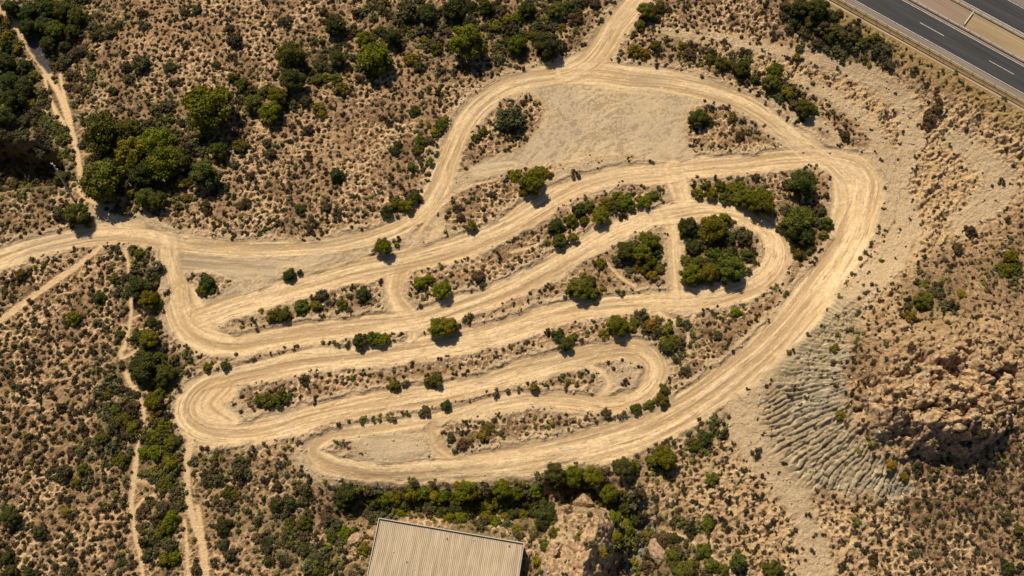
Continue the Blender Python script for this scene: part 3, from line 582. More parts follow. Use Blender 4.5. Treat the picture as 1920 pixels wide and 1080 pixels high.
# plants read off the photograph: place phrase -> list of (x, y, radius, kind)
PLANTS = {
'in the ravine at the top left corner': '20,12,16,d 50,18,16,d 85,12,18,d 115,15,18,g 140,25,16,g 50,48,16,d 80,42,18,d 102,50,20,g 135,55,15,d 10,40,12,y 12,66,12,y 90,78,16,d 120,85,14,d',
'left of the washed-out trail at far left': '28,92,12,y 12,84,14,d 48,120,14,d 10,112,16,d 40,130,13,o 15,150,20,d 42,160,18,d 62,142,12,y 20,185,22,d 52,195,12,y 10,215,18,d 70,210,10,o 82,225,11,g 45,228,12,o 75,255,14,o 80,282,16,o 113,258,11,g 115,290,11,y 113,330,15,g',
'right of the washed-out trail at far left': '120,115,14,o 137,100,13,o 130,140,12,o 148,165,10,b 152,95,12,o',
'standing alone on the upper left slope': '388,196,44,p',
'in the big grove beside the washed-out trail': '195,248,38,g 237,238,22,g 245,285,32,p 290,264,30,p 302,300,32,p 266,322,25,d 322,286,24,g 347,270,18,o 190,335,38,g 378,322,28,d 336,300,20,g 245,360,12,y 272,368,20,g 294,374,17,g 340,342,14,y',
'just right of the big grove': '407,280,16,g 450,270,15,g 408,296,10,y 350,370,9,y 257,393,8,g 297,392,7,y 420,352,10,o 385,385,11,o',
'at the foot of the leaning utility pole': '142,398,22,g 112,400,15,o 166,423,10,y',
'on the open slope at the upper left': '265,120,18,o 235,125,12,o 240,146,12,o 205,55,13,o 222,45,9,o 265,25,10,o 317,125,12,o 345,22,9,o 440,75,15,o 430,55,10,o 368,18,10,o 405,120,9,o',
'on the mid slope left of the upper road bend': '455,155,14,g 435,145,10,g 475,190,17,g 505,205,20,p 520,176,18,p 495,170,12,g 543,100,26,g 546,145,24,d 595,148,11,g 611,145,9,y 629,148,11,g 573,188,13,o 640,165,14,y 597,200,12,y 604,213,9,y',
'in the thicket left of top centre': '632,105,16,d 600,120,14,o 628,42,20,d 535,40,13,o 683,72,18,p 702,103,32,p 736,65,16,d 714,58,12,d 763,22,24,o 800,20,20,d 752,82,10,o 760,52,10,g 697,138,9,g 770,110,14,y 786,125,12,o',
'in the thicket by the top edge': '817,85,13,p 795,75,10,y 873,72,34,p 845,40,10,y 880,40,14,o 840,60,10,b 927,47,15,y 950,36,12,p 910,10,15,d 850,14,20,d 882,8,14,d 935,22,14,b 970,30,14,p 987,15,16,d',
'left of the road fork at top centre': '970,80,18,p 982,64,10,g 1005,66,14,g 1028,76,25,d 1022,106,9,g 1045,15,16,g 1070,10,14,d 1090,5,12,o 1075,35,12,b 1055,50,9,y 1115,5,12,o 950,78,10,g',
'right of the road fork at top centre': '1213,15,16,g 1236,10,14,g 1200,48,12,g 1225,30,10,y 1250,15,10,o 1288,10,8,o 1188,62,7,y 1190,95,13,y 1207,100,12,y 1165,98,7,o 1230,85,11,g 1246,78,8,g',
'in the row above the right-hand road': '1305,58,7,y 1280,86,9,y 1313,92,7,g 1335,98,9,g 1293,102,14,o 1330,110,10,g 1315,120,6,y 1355,115,14,g 1390,126,16,d 1374,120,10,g 1345,130,8,y 1396,146,8,y 1415,147,10,g 1453,130,16,p 1447,151,16,g',
'at the right end of the row above the right-hand road': '1478,172,14,p 1460,183,11,o 1490,196,12,b 1510,200,16,g 1526,205,10,g 1555,210,8,y 1493,107,9,y 1520,155,8,g 1432,162,8,y 1585,255,10,b 1580,235,8,b',
'on the wooded bank below the motorway': '1500,8,18,d 1475,10,10,o 1535,12,18,d 1520,35,14,g 1495,36,14,d 1560,30,12,d 1575,24,9,g 1510,56,12,o 1545,50,14,o 1557,66,13,d 1580,62,13,d 1600,70,12,o 1590,85,9,d 1620,80,12,d 1637,70,11,g 1640,90,12,o 1606,55,10,o 1652,85,8,o 1500,90,9,o 1565,92,8,d 1470,30,9,o 1535,80,10,b 1480,55,10,o 1520,90,8,o',
'on the bare bank below the motorway': '1643,118,7,g 1670,120,10,o 1690,106,6,o 1746,218,14,b 1756,204,12,b 1740,236,11,b 1761,190,9,b 1717,293,5,g 1718,322,6,g 1770,133,6,g 1792,137,6,g 1738,157,5,g 1883,185,6,g 1808,240,8,b',
'on the slope above the upper road bend': '777,207,11,d 757,217,8,o 747,227,8,o 793,195,8,o 755,197,6,g 823,163,7,o 862,180,7,g 823,188,7,o 745,270,9,o 740,283,10,d 782,248,8,g 577,242,9,o 630,326,14,d 552,313,8,o',
'on the scrub slope at upper centre left': '505,287,11,o 500,268,10,o 517,275,8,o 500,312,7,g 460,380,10,o 470,330,9,o 440,310,9,o 450,385,9,o',
'along the left edge of the upper road bend': '787,263,10,g 782,280,11,g 827,233,13,g 834,223,9,y 817,247,11,y 803,263,9,o 773,313,10,g 790,317,8,g 807,303,9,g 787,299,7,o 820,293,7,g 730,333,8,g 802,327,7,g',
'on the small island at the yard\'s left side': '955,222,25,o 893,257,9,g 906,246,9,g 921,230,8,o 1007,193,8,y 980,190,8,b',
'in the clump below the gravel yard': '1000,338,24,p 1011,320,15,p 988,350,15,p 966,327,12,p 1028,327,9,y 982,313,6,g',
'on the island at the yard\'s right side': '1310,217,17,g 1327,226,12,g 1373,218,10,g 1390,223,8,o 1413,232,7,o 1343,233,6,g 1387,255,10,o 1348,248,5,g 1313,260,5,o 1403,248,8,o 1416,247,6,o 1303,272,5,g 1333,273,5,g',
'on the scrub patch below the upper road bend': '878,380,7,g 857,390,9,o 883,423,12,g 907,410,8,g 852,430,6,g 923,365,9,o 864,407,10,b 833,432,6,y 903,393,8,d',
'inside the outer right loop': '1507,340,26,d 1480,346,12,o 1500,414,28,g 1510,442,18,d 1535,395,14,o 1555,418,13,g 1546,440,10,g 1518,460,14,g 1497,475,13,g 1489,456,10,g 1465,425,10,g 1476,394,12,o',
'on the long island right of the crossover': '1307,362,12,p 1335,362,13,p 1355,374,12,g 1376,382,14,g 1374,352,14,p 1402,368,19,p 1429,378,24,p 1388,348,10,p 1350,348,10,g 1325,346,10,g',
'on the island left of the crossover': '1087,392,14,d 1103,385,12,g 1072,410,13,p 1095,413,9,p 1125,400,17,p 1142,380,15,p 1158,368,11,p 1175,375,14,p 1160,388,12,g 1183,388,10,p 1207,375,14,p 1225,366,10,g 1240,370,8,y 1239,354,8,g',
'at the left end of the island left of the crossover': '1042,421,15,d 1048,450,15,g 1077,452,10,p 1020,455,8,y 965,448,7,g 982,440,5,g',
'on the triangular island left of the short link': '1173,467,18,g 1217,448,19,p 1203,472,18,p 1234,472,12,d 1217,489,16,p 1201,498,13,p 1237,504,10,g 1223,516,10,y 1157,488,12,o 1127,493,11,p 1222,532,5,g',
'in the clump below the triangular island': '1087,538,20,g 1101,526,15,g 1111,547,14,g 1057,553,7,g 1070,547,10,g 1132,543,9,y 1163,547,7,y',
'on the wooded island inside the inner right loop': '1290,420,17,d 1300,438,12,d 1275,438,9,g 1338,425,25,p 1358,411,16,p 1325,438,16,p 1300,461,16,d 1318,449,9,p 1340,474,15,g 1285,488,12,g 1310,488,13,g 1297,511,20,p 1330,507,18,p 1370,500,24,g 1390,443,19,o 1403,477,13,g 1407,491,8,g 1373,472,14,d 1315,541,8,p 1353,533,9,g 1377,518,12,d 1362,444,16,d',
'on the strip above the inner hairpin': '1158,607,20,p 1183,613,12,p 1190,602,11,g 1132,625,10,y 1047,627,13,d 1060,643,14,d 1073,633,11,g 1103,625,8,y',
'in the patch right of the inner hairpin': '1223,610,15,y 1237,597,9,y 1250,617,14,y 1267,607,7,g 1288,610,9,g 1253,648,14,g 1264,637,10,g 1278,663,9,g 1292,645,8,g 1300,630,7,g 1262,670,6,g 1285,695,12,o 1299,666,6,y',
'between the inner loop and the long straight': '1345,628,10,o 1340,592,6,g 1330,608,4,g 1358,615,6,g 1368,603,6,o 1380,585,11,p 1393,590,7,y 1418,565,6,g 1360,587,7,y 1482,510,6,g 1452,538,9,y 1475,552,8,g',
'along the outer edge of the long straight': '1635,458,7,g 1623,470,8,o 1642,472,5,g 1650,425,6,o 1647,436,5,o 1615,488,7,o 1600,512,7,o 1585,530,8,y 1545,557,6,y 1537,565,4,y 1650,490,6,y 1638,532,8,g 1622,532,6,o 1623,547,8,o 1462,647,9,g 1447,708,5,o',
'in the patch on the hillside at right': '1667,547,7,b 1682,568,7,d 1702,576,10,o 1733,560,18,g 1757,550,14,o 1742,578,7,y 1707,594,12,y 1687,587,7,b 1773,573,8,g 1792,590,9,o 1803,552,10,y 1810,533,7,g',
'on the hillside by the right edge': '1843,530,9,p 1850,517,8,g 1897,480,14,p 1887,503,15,p 1903,504,12,g 1865,525,7,g 1845,544,9,b 1777,510,8,o 1780,527,7,y 1693,517,7,b 1723,507,8,o 1770,487,8,o 1820,433,12,b 1797,465,11,b 1828,453,7,o 1917,432,9,y 1898,450,8,o 1882,457,6,g 1817,492,7,y',
'on the grooved grey slope': '1517,628,6,g 1575,632,8,g 1593,620,9,g 1615,627,9,p 1600,638,9,g 1565,653,10,y 1607,587,8,o 1543,610,6,b 1570,593,6,g 1567,677,8,b 1605,655,6,b',
'around the rock outcrop at lower right': '1638,832,9,y 1610,852,8,y 1670,873,12,y 1713,867,9,g 1695,893,10,y 1758,878,9,y 1795,880,8,o 1577,780,11,y 1703,778,8,g 1750,828,6,y 1702,690,7,o 1880,863,6,y',
'by the lower right corner': '1893,1063,13,d 1917,1063,9,d 1853,887,9,o 1873,922,8,o 1887,967,12,o 1873,950,8,o 1910,993,10,g 1913,1027,8,o 1450,1068,18,g',
'beside the footpath under the access road': '212,460,7,g 223,468,8,g 210,475,8,g 245,470,8,g 260,475,10,g 278,475,7,y 272,487,7,g 227,487,8,g 247,493,9,y 297,498,8,g 257,505,7,g 282,508,7,o 252,512,7,g 298,522,7,g 188,483,8,o 215,523,11,g 195,518,6,d',
'left of the first left hairpin': '257,537,24,d 277,557,18,p 290,570,12,p 183,557,13,d 185,577,8,p 137,593,14,p 150,600,8,d 233,582,9,g 182,605,8,g 197,618,9,g 222,627,10,g 282,603,12,d 257,627,13,d 277,633,17,p 290,623,9,g 272,650,9,g 212,658,9,g',
'beside the pale trail at the left edge': '38,515,12,g 63,503,8,y 83,498,8,y 25,535,7,y 7,545,8,g 17,555,6,g 75,673,9,o 68,693,7,g',
'left of the second left hairpin': '267,683,30,d 294,672,16,g 283,711,16,g 310,700,18,g 328,697,11,g 287,748,18,p 298,738,11,g 310,722,13,g 293,773,12,y 422,685,10,d 388,688,10,y',
'on the slope left of the long footpath': '198,742,10,y 197,760,9,g 217,767,10,g 240,743,8,o 245,757,9,o 230,783,14,g 247,800,13,p 257,777,8,o 230,807,7,g 238,820,9,p 187,802,8,g 155,800,10,o 190,823,12,g 152,845,12,o 227,860,15,g',
'in the row between the lower left paths': '307,797,14,p 290,817,15,p 320,827,14,p 270,845,13,p 293,847,16,p 320,867,17,p 313,900,15,p 267,890,7,g',
'low in the row between the lower left paths': '320,970,15,p 307,990,17,p 303,950,13,o 277,993,9,y 315,1020,14,o 310,1047,15,p 326,1043,13,p 267,1013,8,o',
'on the lower left slope': '117,887,16,o 155,878,12,g 143,903,10,p 158,912,8,p 168,900,9,g 203,917,9,g 182,928,7,g 162,933,8,o 197,947,9,y 227,942,8,g 123,960,10,y 143,963,7,o',
'by the lower left corner': '17,967,19,d 73,997,13,o 12,1043,14,d 20,1070,14,d 52,1073,12,d 123,1075,14,o 227,1020,8,o 133,1033,9,o 227,1053,10,o',
'right of the lower left trail': '363,860,9,o 385,863,9,y 403,843,9,o 388,900,12,o 410,897,12,o 388,923,7,p 427,920,13,g 440,927,10,y 450,883,17,o 417,983,16,d 417,1020,12,o 430,1040,12,o 443,983,8,g 460,933,8,g 368,1067,10,o 388,1007,6,o 467,967,8,d 477,947,7,g',
'on the knoll beside the first left hairpin': '388,526,15,d 372,545,12,p 407,547,6,y 395,543,10,g',
'between the access road and the upper strand': '542,512,13,d 556,510,9,d 718,458,17,p 740,457,9,y 700,470,5,y',
'on the slope above the middle of the access road': '562,392,12,d 548,377,7,o 612,388,10,o 608,375,9,o 637,393,8,g 577,410,9,g 588,418,9,d 603,415,7,d 518,413,9,g 518,427,7,d 498,428,8,g 487,437,7,y 572,438,5,y',
'above the bend of the access road': '683,400,8,g 673,390,8,o 695,387,9,g 668,415,5,g 743,380,14,g 763,383,13,p 777,367,14,g 725,397,12,d',
'on the first median strip from the left hairpin': '513,590,14,y 533,587,14,g 490,588,9,y 563,573,15,g 593,573,11,p 603,553,12,o 625,552,6,g 617,567,8,o 640,570,10,g 655,550,7,g 680,548,14,d 690,566,9,y',
'on the median strip right of the short bend': '787,528,13,p 802,523,10,p 795,557,9,p 805,546,9,p 828,540,17,p 902,533,9,g 897,517,12,b 880,535,6,o 825,497,6,y 853,485,5,y 875,485,6,g 957,502,8,g',
'on the second median strip, left half': '670,642,15,d 692,641,15,g 708,645,13,p 721,633,10,y 735,627,6,o 713,628,8,o 563,657,7,g 600,650,7,y 630,648,8,y 615,648,5,d 650,645,8,b',
'on the second median strip, middle': '800,612,18,p 833,613,18,p 848,610,12,p 805,630,8,p 858,607,6,d 880,593,8,o',
'on the third median strip': '817,710,14,g 800,688,7,o 803,715,10,g 737,693,7,o 730,710,7,y 660,713,9,y 735,725,13,g 760,718,8,o 690,700,6,g',
'at the left end of the third median strip': '500,747,16,g 527,743,16,g 485,750,10,g 545,735,7,o',
'on the fourth median strip': '680,787,8,y 700,792,6,g 710,783,8,y 727,788,8,y 743,783,8,o 757,775,6,d 770,785,6,g 787,775,8,g 802,777,11,o 830,770,11,d 930,747,9,g 947,743,8,o 965,740,6,g',
'below the inner hairpin on its median strip': '1002,727,10,g 1022,725,7,g 1078,725,7,g 1057,708,8,g 1035,715,6,g 1070,717,8,y 1090,702,8,o 1113,708,8,o',
'on the island above the bottom straight': '845,820,10,o 855,842,8,g 868,833,12,b 878,823,8,y 862,813,7,o 917,805,11,g 903,817,12,y 942,815,9,g 902,795,7,o 923,790,6,o 884,837,6,b 983,798,6,g 1002,800,6,g 1007,783,7,y 1027,802,7,y 1062,788,4,g 988,810,7,g 1040,792,8,y',
'outside the inner hairpin by the bottom straight': '1247,730,11,g 1242,747,13,g 1220,758,10,g 1193,767,12,g 1204,763,8,g 1163,780,7,o 1137,775,10,o 1173,775,8,o 1268,725,5,g',
'below the right half of the bottom straight': '1322,820,15,d 1305,837,12,g 1340,783,8,o 1303,863,9,y 1283,852,8,g 1247,856,23,p 1220,864,12,g 1249,877,12,p 1223,886,9,y 1243,895,7,p 1173,875,18,d 1158,872,12,d 1191,874,12,g 1295,886,6,p 1335,897,12,g 1344,903,8,g 1235,930,9,o',
'in the belt of pines above the jagged rock': '1040,886,18,d 1044,905,15,g 1075,890,18,p 1113,890,17,p 1098,907,12,d 1003,917,14,p 972,920,14,p 984,906,9,y 1023,963,22,d 980,963,14,y 1037,978,12,g 1010,993,10,y 967,990,10,y 1050,948,8,g 1107,923,12,d',
'between the building and the jagged rock': '1022,1023,12,g 992,1020,9,o 1007,1053,11,y 1010,1070,8,y 1040,1000,11,g',
'right of the jagged rock': '1142,923,18,p 1140,942,15,g 1173,950,15,g 1167,932,9,g 1150,970,16,p 1190,970,13,d 1173,988,18,p 1153,1004,14,p 1157,1020,13,d 1127,1035,12,y 1193,940,8,y',
'right of the rocky gully at the bottom': '1217,1000,13,g 1247,1010,16,o 1264,1010,12,d 1262,1040,16,g 1290,1065,18,g 1272,1072,14,g 1190,1055,10,y 1197,1072,10,g',
'around the thin path at the bottom right': '1320,1030,14,g 1335,1057,13,g 1356,1068,12,g 1387,1050,18,d 1328,983,12,p 1307,987,8,g 1262,983,9,g 1273,970,8,o 1248,967,6,y 1213,963,7,o 1343,1028,8,o 1290,1010,8,g 1260,948,5,y',
'at the left end of the pine belt': '650,920,17,d 643,938,14,d 668,917,11,d 690,920,12,b 697,950,10,y',
'in the shaded lower part of the pine belt': '728,950,13,d 757,943,14,d 786,946,12,d 806,944,14,d 832,956,13,d 856,950,13,d 880,950,16,d 902,946,13,d 700,938,13,d 950,940,14,d 962,960,13,d 985,940,13,d 1000,960,12,d 690,965,11,o 950,968,10,y 1010,935,12,g',
'in the pine belt behind the building': '720,933,15,p 744,927,14,p 773,923,15,p 794,920,14,p 814,928,15,p 834,927,13,p 851,933,12,p 872,917,20,p 897,920,11,y 920,937,16,p 941,913,17,p 797,950,9,p',
'against the back edge of the building': '750,959,12,p 770,964,9,p 786,967,7,p 817,965,9,p 813,978,7,y 843,972,12,p 865,970,14,p 863,988,7,y 910,970,14,p 893,984,9,g 931,981,12,p 945,1000,9,b 883,994,6,y',
'in the thicket at lower left of the building': '570,920,14,o 568,938,12,o 545,940,14,d 517,947,14,d 532,888,9,o 528,867,9,o 488,897,9,d 512,893,9,o 520,912,10,o 513,970,8,g 543,977,11,g 568,980,15,g 610,972,15,o 630,983,13,o 625,955,8,p',
'just left of the building': '622,1007,12,g 608,993,9,g 648,1000,16,p 683,1030,12,y 633,1053,8,y 627,1033,8,y 590,1047,14,o 568,1030,14,o 587,1029,9,o 595,1070,13,d 612,1070,10,g',
'at bottom left of centre': '543,1017,11,o 500,1020,11,d 542,993,11,g 557,998,10,g 500,1053,10,d 525,1043,8,o 540,1044,9,o',
}
ORD = ['leftmost', 'second from left', 'third from left', 'fourth from left', 'fifth from left', 'sixth from left', 'seventh from left', 'eighth from left', 'ninth from left', 'tenth from left', 'eleventh from left', 'twelfth from left']
plants = []
for place, s in PLANTS.items():
    for q in s.split():
        a, b, r, k = q.split(','); plants.append([float(a), float(b), float(r), k, place])
def is_tree(p): return p[2] >= 12.5 and p[3] in 'pdg'
sh = sorted([p for p in plants if not is_tree(p)], key=lambda p: -p[2])
indiv = set(id(p) for p in sh[:300])
from collections import defaultdict
grp = defaultdict(list)
extra_small = []
for p in plants:
    if is_tree(p) or id(p) in indiv:
        kind = 'tree' if is_tree(p) else 'shrub'
        grp[(p[4], kind, p[3])].append(p)
    else: extra_small.append(p)
def clear_of_track(x, y):
    if samp(DRIVE, x, y) > .45:
        for rr in (1, 1.8, 2.6, 3.4, 4.5):
            for a_ in range(12):
                q = (x + rr * math.cos(a_ * .5236), y + rr * math.sin(a_ * .5236))
                if samp(DRIVE, *q) < .25: return q[0], q[1], gz(*q)
    return x, y, gz(x, y)
made = 0
for (place, kind, k), L in grp.items():
    L.sort(key=lambda p: (p[0], p[1]))
    for i, p in enumerate(L):
        px, py, r, _, _ = p
        mpp = (plane(px + 1, py)[0] - plane(px, py)[0]); R = r * mpp * ((1.22 if 'belt' in place else 1.12) if kind == 'tree' else 1.05)
        h = R * ((.8 if R > 3.1 else .5) if kind == 'tree' else .4)
        x, y, z = at(px, py + (2 if kind == 'tree' else 0), h)
        x, y, z = clear_of_track(x, y)
        cbase = KC[k]; j = [rng.uniform(.86, 1.14) for _ in range(3)]; jj_ = rng.uniform(.8, 1.15)
        colr = (cbase[0] * j[0] * jj_, cbase[1] * j[1] * jj_, cbase[2] * jj_, 1)
        if len(L) == 1: lb = f'{KN[k]} {"pine" if kind == "tree" else "shrub"} {place}'
        else: lb = f'{KN[k]} {"pine" if kind == "tree" else "shrub"}, {ORD[i] if i < len(L) - 1 else "rightmost"}, {place}'
        if px == 388 and py == 196: lb = 'large round bright green pine standing alone on the upper left slope'
        if kind == 'tree':
            e = empty('pine_tree', (x, y, z - .1), lb, 'tree', 'pines around the track', rng.uniform(0, 6.28))
            sz = rng.uniform(.85, 1.1); e.scale = (R, R, R * sz)
            t = bpy.data.objects.new('trunk', TRK[made % 4]); COL.objects.link(t); t.parent = e; t.scale = (1, 1, .8)
            big = R > 3.1; src = BIG[made % 7] if big else MID[made % 9]; t.scale = (1, 1, .8 if big else .5)
            c = bpy.data.objects.new('crown', src); COL.objects.link(c); c.parent = e; c.color = colr
        else:
            src = SHR[made % 6] if R > 1.6 else SHS[made % 6]
            o = bpy.data.objects.new('shrub', src); COL.objects.link(o); o.location = (x, y, z - .05); o.rotation_euler = (0, 0, rng.uniform(0, 6.28)); o.scale = (R, R, R * rng.uniform(.8, 1.1))
            o.color = colr; o['label'] = lb; o['category'] = 'shrub'; o['group'] = 'shrubs on the hillside and between the track strands'
        made += 1

# ------------------------------------------------------------------ countless low scrub and tufts: one object
protos = [crown(200 + i, 1 + i % 3, 62, .17, base=.15, top=.34, lobe=(.62, .8) if i % 3 == 0 else (.46, .62), low=False) for i in range(8)]
protos_s = [crown(220 + i, 1, 26, .26, base=.12, top=.3, lobe=(.7, .85), low=False) for i in range(4)]
protos_t = [crown(240 + i, 5 + i % 2, 150, .15, base=.25, top=.42, lobe=(.34, .52), low=False) for i in range(6)]
PVs = []; PFs = []; PA = []; PT = []; off_ = 0; rock_sites = []
def put(pr, x, y, z, s, tint, a):
    global off_
    V, F, A = pr; ca, sa = math.cos(a), math.sin(a)
    W = np.empty_like(V); W[:, 0] = (V[:, 0] * ca - V[:, 1] * sa) * s + x; W[:, 1] = (V[:, 0] * sa + V[:, 1] * ca) * s + y; W[:, 2] = V[:, 2] * s * .9 + z
    PVs.append(W); PFs.append(F + off_); PA.append(A); PT.append(np.full(len(V), tint)); off_ += len(V)
DENS = 0.92 - 0.0 * X
DENS = DENS * (1 - .35 * np.clip(M_bank, 0, 1)) * (1 - .93 * M_badl) * (1 - .72 * M_rock) * (1 - .8 * M_ridge) * (1 - np.clip(DRIVE * 1.6, 0, 1)) * (1 - np.clip(M_path * 1.5, 0, 1)) * (1 - .75 * M_pathw) * (1 - .86 * np.clip(M_bare, 0, 1)) * (1 - M_creek)
# thinner cover on islands between strands and on the right-hand side
inner = sm(9, 4, np.abs(poly_sd(X, Y, WL([(320,500),(560,520),(830,430),(1000,300),(1400,230),(1640,300),(1640,430),(1420,700),(1250,800),(900,890),(600,890),(570,830),(330,830)]))) - 5) if False else sm(3, -3, poly_sd(X, Y, WL([(320,500),(560,520),(830,430),(1000,300),(1400,230),(1640,300),(1640,430),(1420,700),(1250,800),(900,890),(600,890),(570,830),(330,830)])))
DENS *= (1 - .12 * inner) * (1 - .55 * edgeg)
east = sm(100, 118, X) * sm(-38, -22, Y); DENS *= (1 - .25 * east)
DENS *= np.where(SH > EDGE - 1.5, 0, 1)
SIZE = 1.0 - .16 * inner - .2 * east + .25 * sm(-95, -120, X) * sm(10, -30, Y)
mid = sm(22, 8, np.hypot(X - plane(680, 260)[0], (Y - plane(680, 260)[1]))) ; SIZE *= (1 - .25 * mid)
bcx0, bcx1 = plane(676, 1060, 0), plane(990, 1040, 0)
bA = plane(710, 971, 6.0); bB = plane(983, 1018, 6.0); bW = math.hypot(bB[0] - bA[0], bB[1] - bA[1]); bu = ((bB[0] - bA[0]) / bW, (bB[1] - bA[1]) / bW)
def in_build(x, y):
    lx = (x - bA[0]) * bu[0] + (y - bA[1]) * bu[1]; ly = -(x - bA[0]) * bu[1] + (y - bA[1]) * bu[0]
    return -1.2 < lx < bW + 1.2 and -36 < ly < 1.2
def scatter(x, y, smin, smax, pr, prob, power=2.0, thicket=False):
    if abs(x) > 160 + (y + 85) * .2 or in_build(x, y): return
    dn = samp(DENS, x, y)
    if dn < .02: return
    cl = float(noise(np.array(x / 7.), np.array(y / 7.), 5))
    gn = samp(GREEN, x, y)
    if thicket: prob = prob * (1 if gn > .38 else .04)
    elif rng.random() > (0.72 + .6 * cl): return
    if rng.random() > dn * prob: return
    u = rng.random(); s = (smin + (smax - smin) * u ** power) * (1 if thicket else samp(SIZE, x, y)) * (1 + .3 * gn)
    tn = rng.random()
    if gn < .3: tint = tn * .60 if tn < .86 else .60 + .40 * rng.random()
    else: tint = .55 + .45 * rng.random() if tn > .3 else tn * 1.8
    put(pr[int(rng.integers(len(pr)))], x, y, gz(x, y) - .06, s, tint, rng.uniform(0, 6.28))
for iy in range(int(-104 / TSP), int(126 / TSP)):                 # one tuft in nearly every cell of the web of bare dirt
    for ix in range(int(-205 / TSP), int(205 / TSP)):
        x = (ix + .5 + .85 * (float(TAB[2][iy & 255, ix & 255]) - .5)) * TSP; y = (iy + .5 + .85 * (float(TAB[3][iy & 255, ix & 255]) - .5)) * TSP
        scatter(x, y, .52, 1.25, protos, 1.12, 1.3)
for _ in range(21000): scatter(rng.uniform(-205, 205), rng.uniform(-104, 124), .20, .46, protos_s, .85)
for _ in range(16000): scatter(rng.uniform(-190, 190), rng.uniform(-100, 120), 1.0, 1.9, protos_t, .55, 1.2, True)
for p in extra_small:
    x, y, z = at(p[0], p[1], .3); x, y, z = clear_of_track(x, y); mpp = plane(p[0] + 1, p[1])[0] - plane(p[0], p[1])[0]
    put(protos[int(rng.integers(6))], x, y, z - .05, p[2] * mpp, dict(p=.95, d=.05, g=.75, o=.85, y=.98, b=.45)[p[3]], rng.uniform(0, 6.28))
me = mesh_np('low_scrub', np.concatenate(PVs), np.concatenate(PFs), MS, {'leaf': np.concatenate(PA), 'tint': np.concatenate(PT)})
o = bpy.data.objects.new('low_scrub', me); COL.objects.link(o); o['kind'] = 'stuff'; o['label'] = 'low dark scrub tufts dotted over the dry slopes'
print('scrub faces', len(me.polygons), 'plants', made)

# ------------------------------------------------------------------ loose stones: one object
ms_, nts, bs = mat('stone', .9); ns = NB(nts); nts.links.new(ns.mix(ns.noise(1.2, 3), (0.30, 0.23, 0.16), (0.60, 0.50, 0.38)), bs.inputs['Base Color']); MST = ms_
t_ = (1 + 5 ** .5) / 2
IV, IF4 = cores([np.zeros(3)], [1.0], 1.0, 1.0); IF = IF4[:, :3]
V_ = []; F_ = []; o_ = 0; cnt = 0
while cnt < 5200:
    x = rng.uniform(-185, 185); y = rng.uniform(-90, 112)
    wgt = .18 + .9 * samp(M_bare, x, y) + .8 * samp(M_bank, x, y) + .7 * samp(M_rock, x, y) + 2.0 * samp(M_creek, x, y) + .6 * samp(inner, x, y) - 1.3 * samp(DRIVE, x, y) + .5 * samp(edgeg, x, y)
    if samp(SH, x, y) > EDGE - 1 or rng.random() > wgt: continue
    s = .10 + .38 * rng.random() ** 4; q = IV * (s * rng.uniform(.7, 1.3, size=(12, 1))) * np.array([rng.uniform(.7, 1.4), rng.uniform(.7, 1.2), .65])
    a = rng.uniform(0, 6.28); c_, s_ = math.cos(a), math.sin(a)
    V_.append(np.stack([q[:, 0] * c_ - q[:, 1] * s_ + x, q[:, 0] * s_ + q[:, 1] * c_ + y, q[:, 2] + gz(x, y) + .1 * s], 1)); F_.append(IF + o_); o_ += 12; cnt += 1
me = mesh_np('loose_stones', np.concatenate(V_), np.concatenate(F_), MST); o = bpy.data.objects.new('loose_stones', me); COL.objects.link(o); o['kind'] = 'stuff'; o['label'] = 'pale loose stones scattered over bare earth'

# ------------------------------------------------------------------ single boulders
mr_, ntr, br = mat('boulder_rock', .95); nr = NB(ntr); ntr.links.new(nr.mix(nr.ramp(nr.noise(1.1, 6, .65), .35, .65), (0.20, 0.13, 0.08), (0.50, 0.34, 0.21)), br.inputs['Base Color']); nr.bump(nr.noise(2.2, 6, .7), .8, .3, br)
def boulder(px, py, dims, seed, label, rz=0, rough=.25, pts=None):
    import bmesh
    bm = bmesh.new(); r = random.Random(seed)
    if pts is None:
        pts = []
        for k in range(16):
            th = k * 2.4; zz = -.4 + 1.3 * (k / 15.); q_ = math.sqrt(max(.05, 1 - zz * zz)) * r.uniform(.75, 1.05); pts.append((q_ * math.cos(th), q_ * math.sin(th), zz * r.uniform(.8, 1)))
    for p_ in pts: bm.verts.new(p_)
    rs = bmesh.ops.convex_hull(bm, input=bm.verts[:]); bmesh.ops.delete(bm, geom=[v for v in bm.verts if not v.link_faces], context='VERTS')
    bmesh.ops.triangulate(bm, faces=bm.faces[:]); bmesh.ops.subdivide_edges(bm, edges=bm.edges[:], cuts=5, use_grid_fill=True)
    for v in bm.verts:
        c3 = v.co; nz_ = float(noise(np.array(c3.x * 2.6 + seed + 20), np.array(c3.y * 2.6 + c3.z * 2 + 20), 2)) - .5 + .5 * (float(noise(np.array(c3.x * 7 + seed + 20), np.array(c3.y * 7 + c3.z * 6 + 20), 4)) - .5)
        v.co *= 1 + rough * nz_ * .55
        v.co = Vector((v.co.x * dims[0], v.co.y * dims[1], v.co.z * dims[2]))
    me = bpy.data.meshes.new('boulder'); bm.to_mesh(me); bm.free(); me.materials.append(mr_)
    x, y, z = at(px, py, dims[2] * .6); o = bpy.data.objects.new('boulder', me); COL.objects.link(o); o.location = (x, y, z + dims[2] * .35); o.rotation_euler = (.1, .15, rz)
    o['label'] = label; o['category'] = 'boulder'; return o
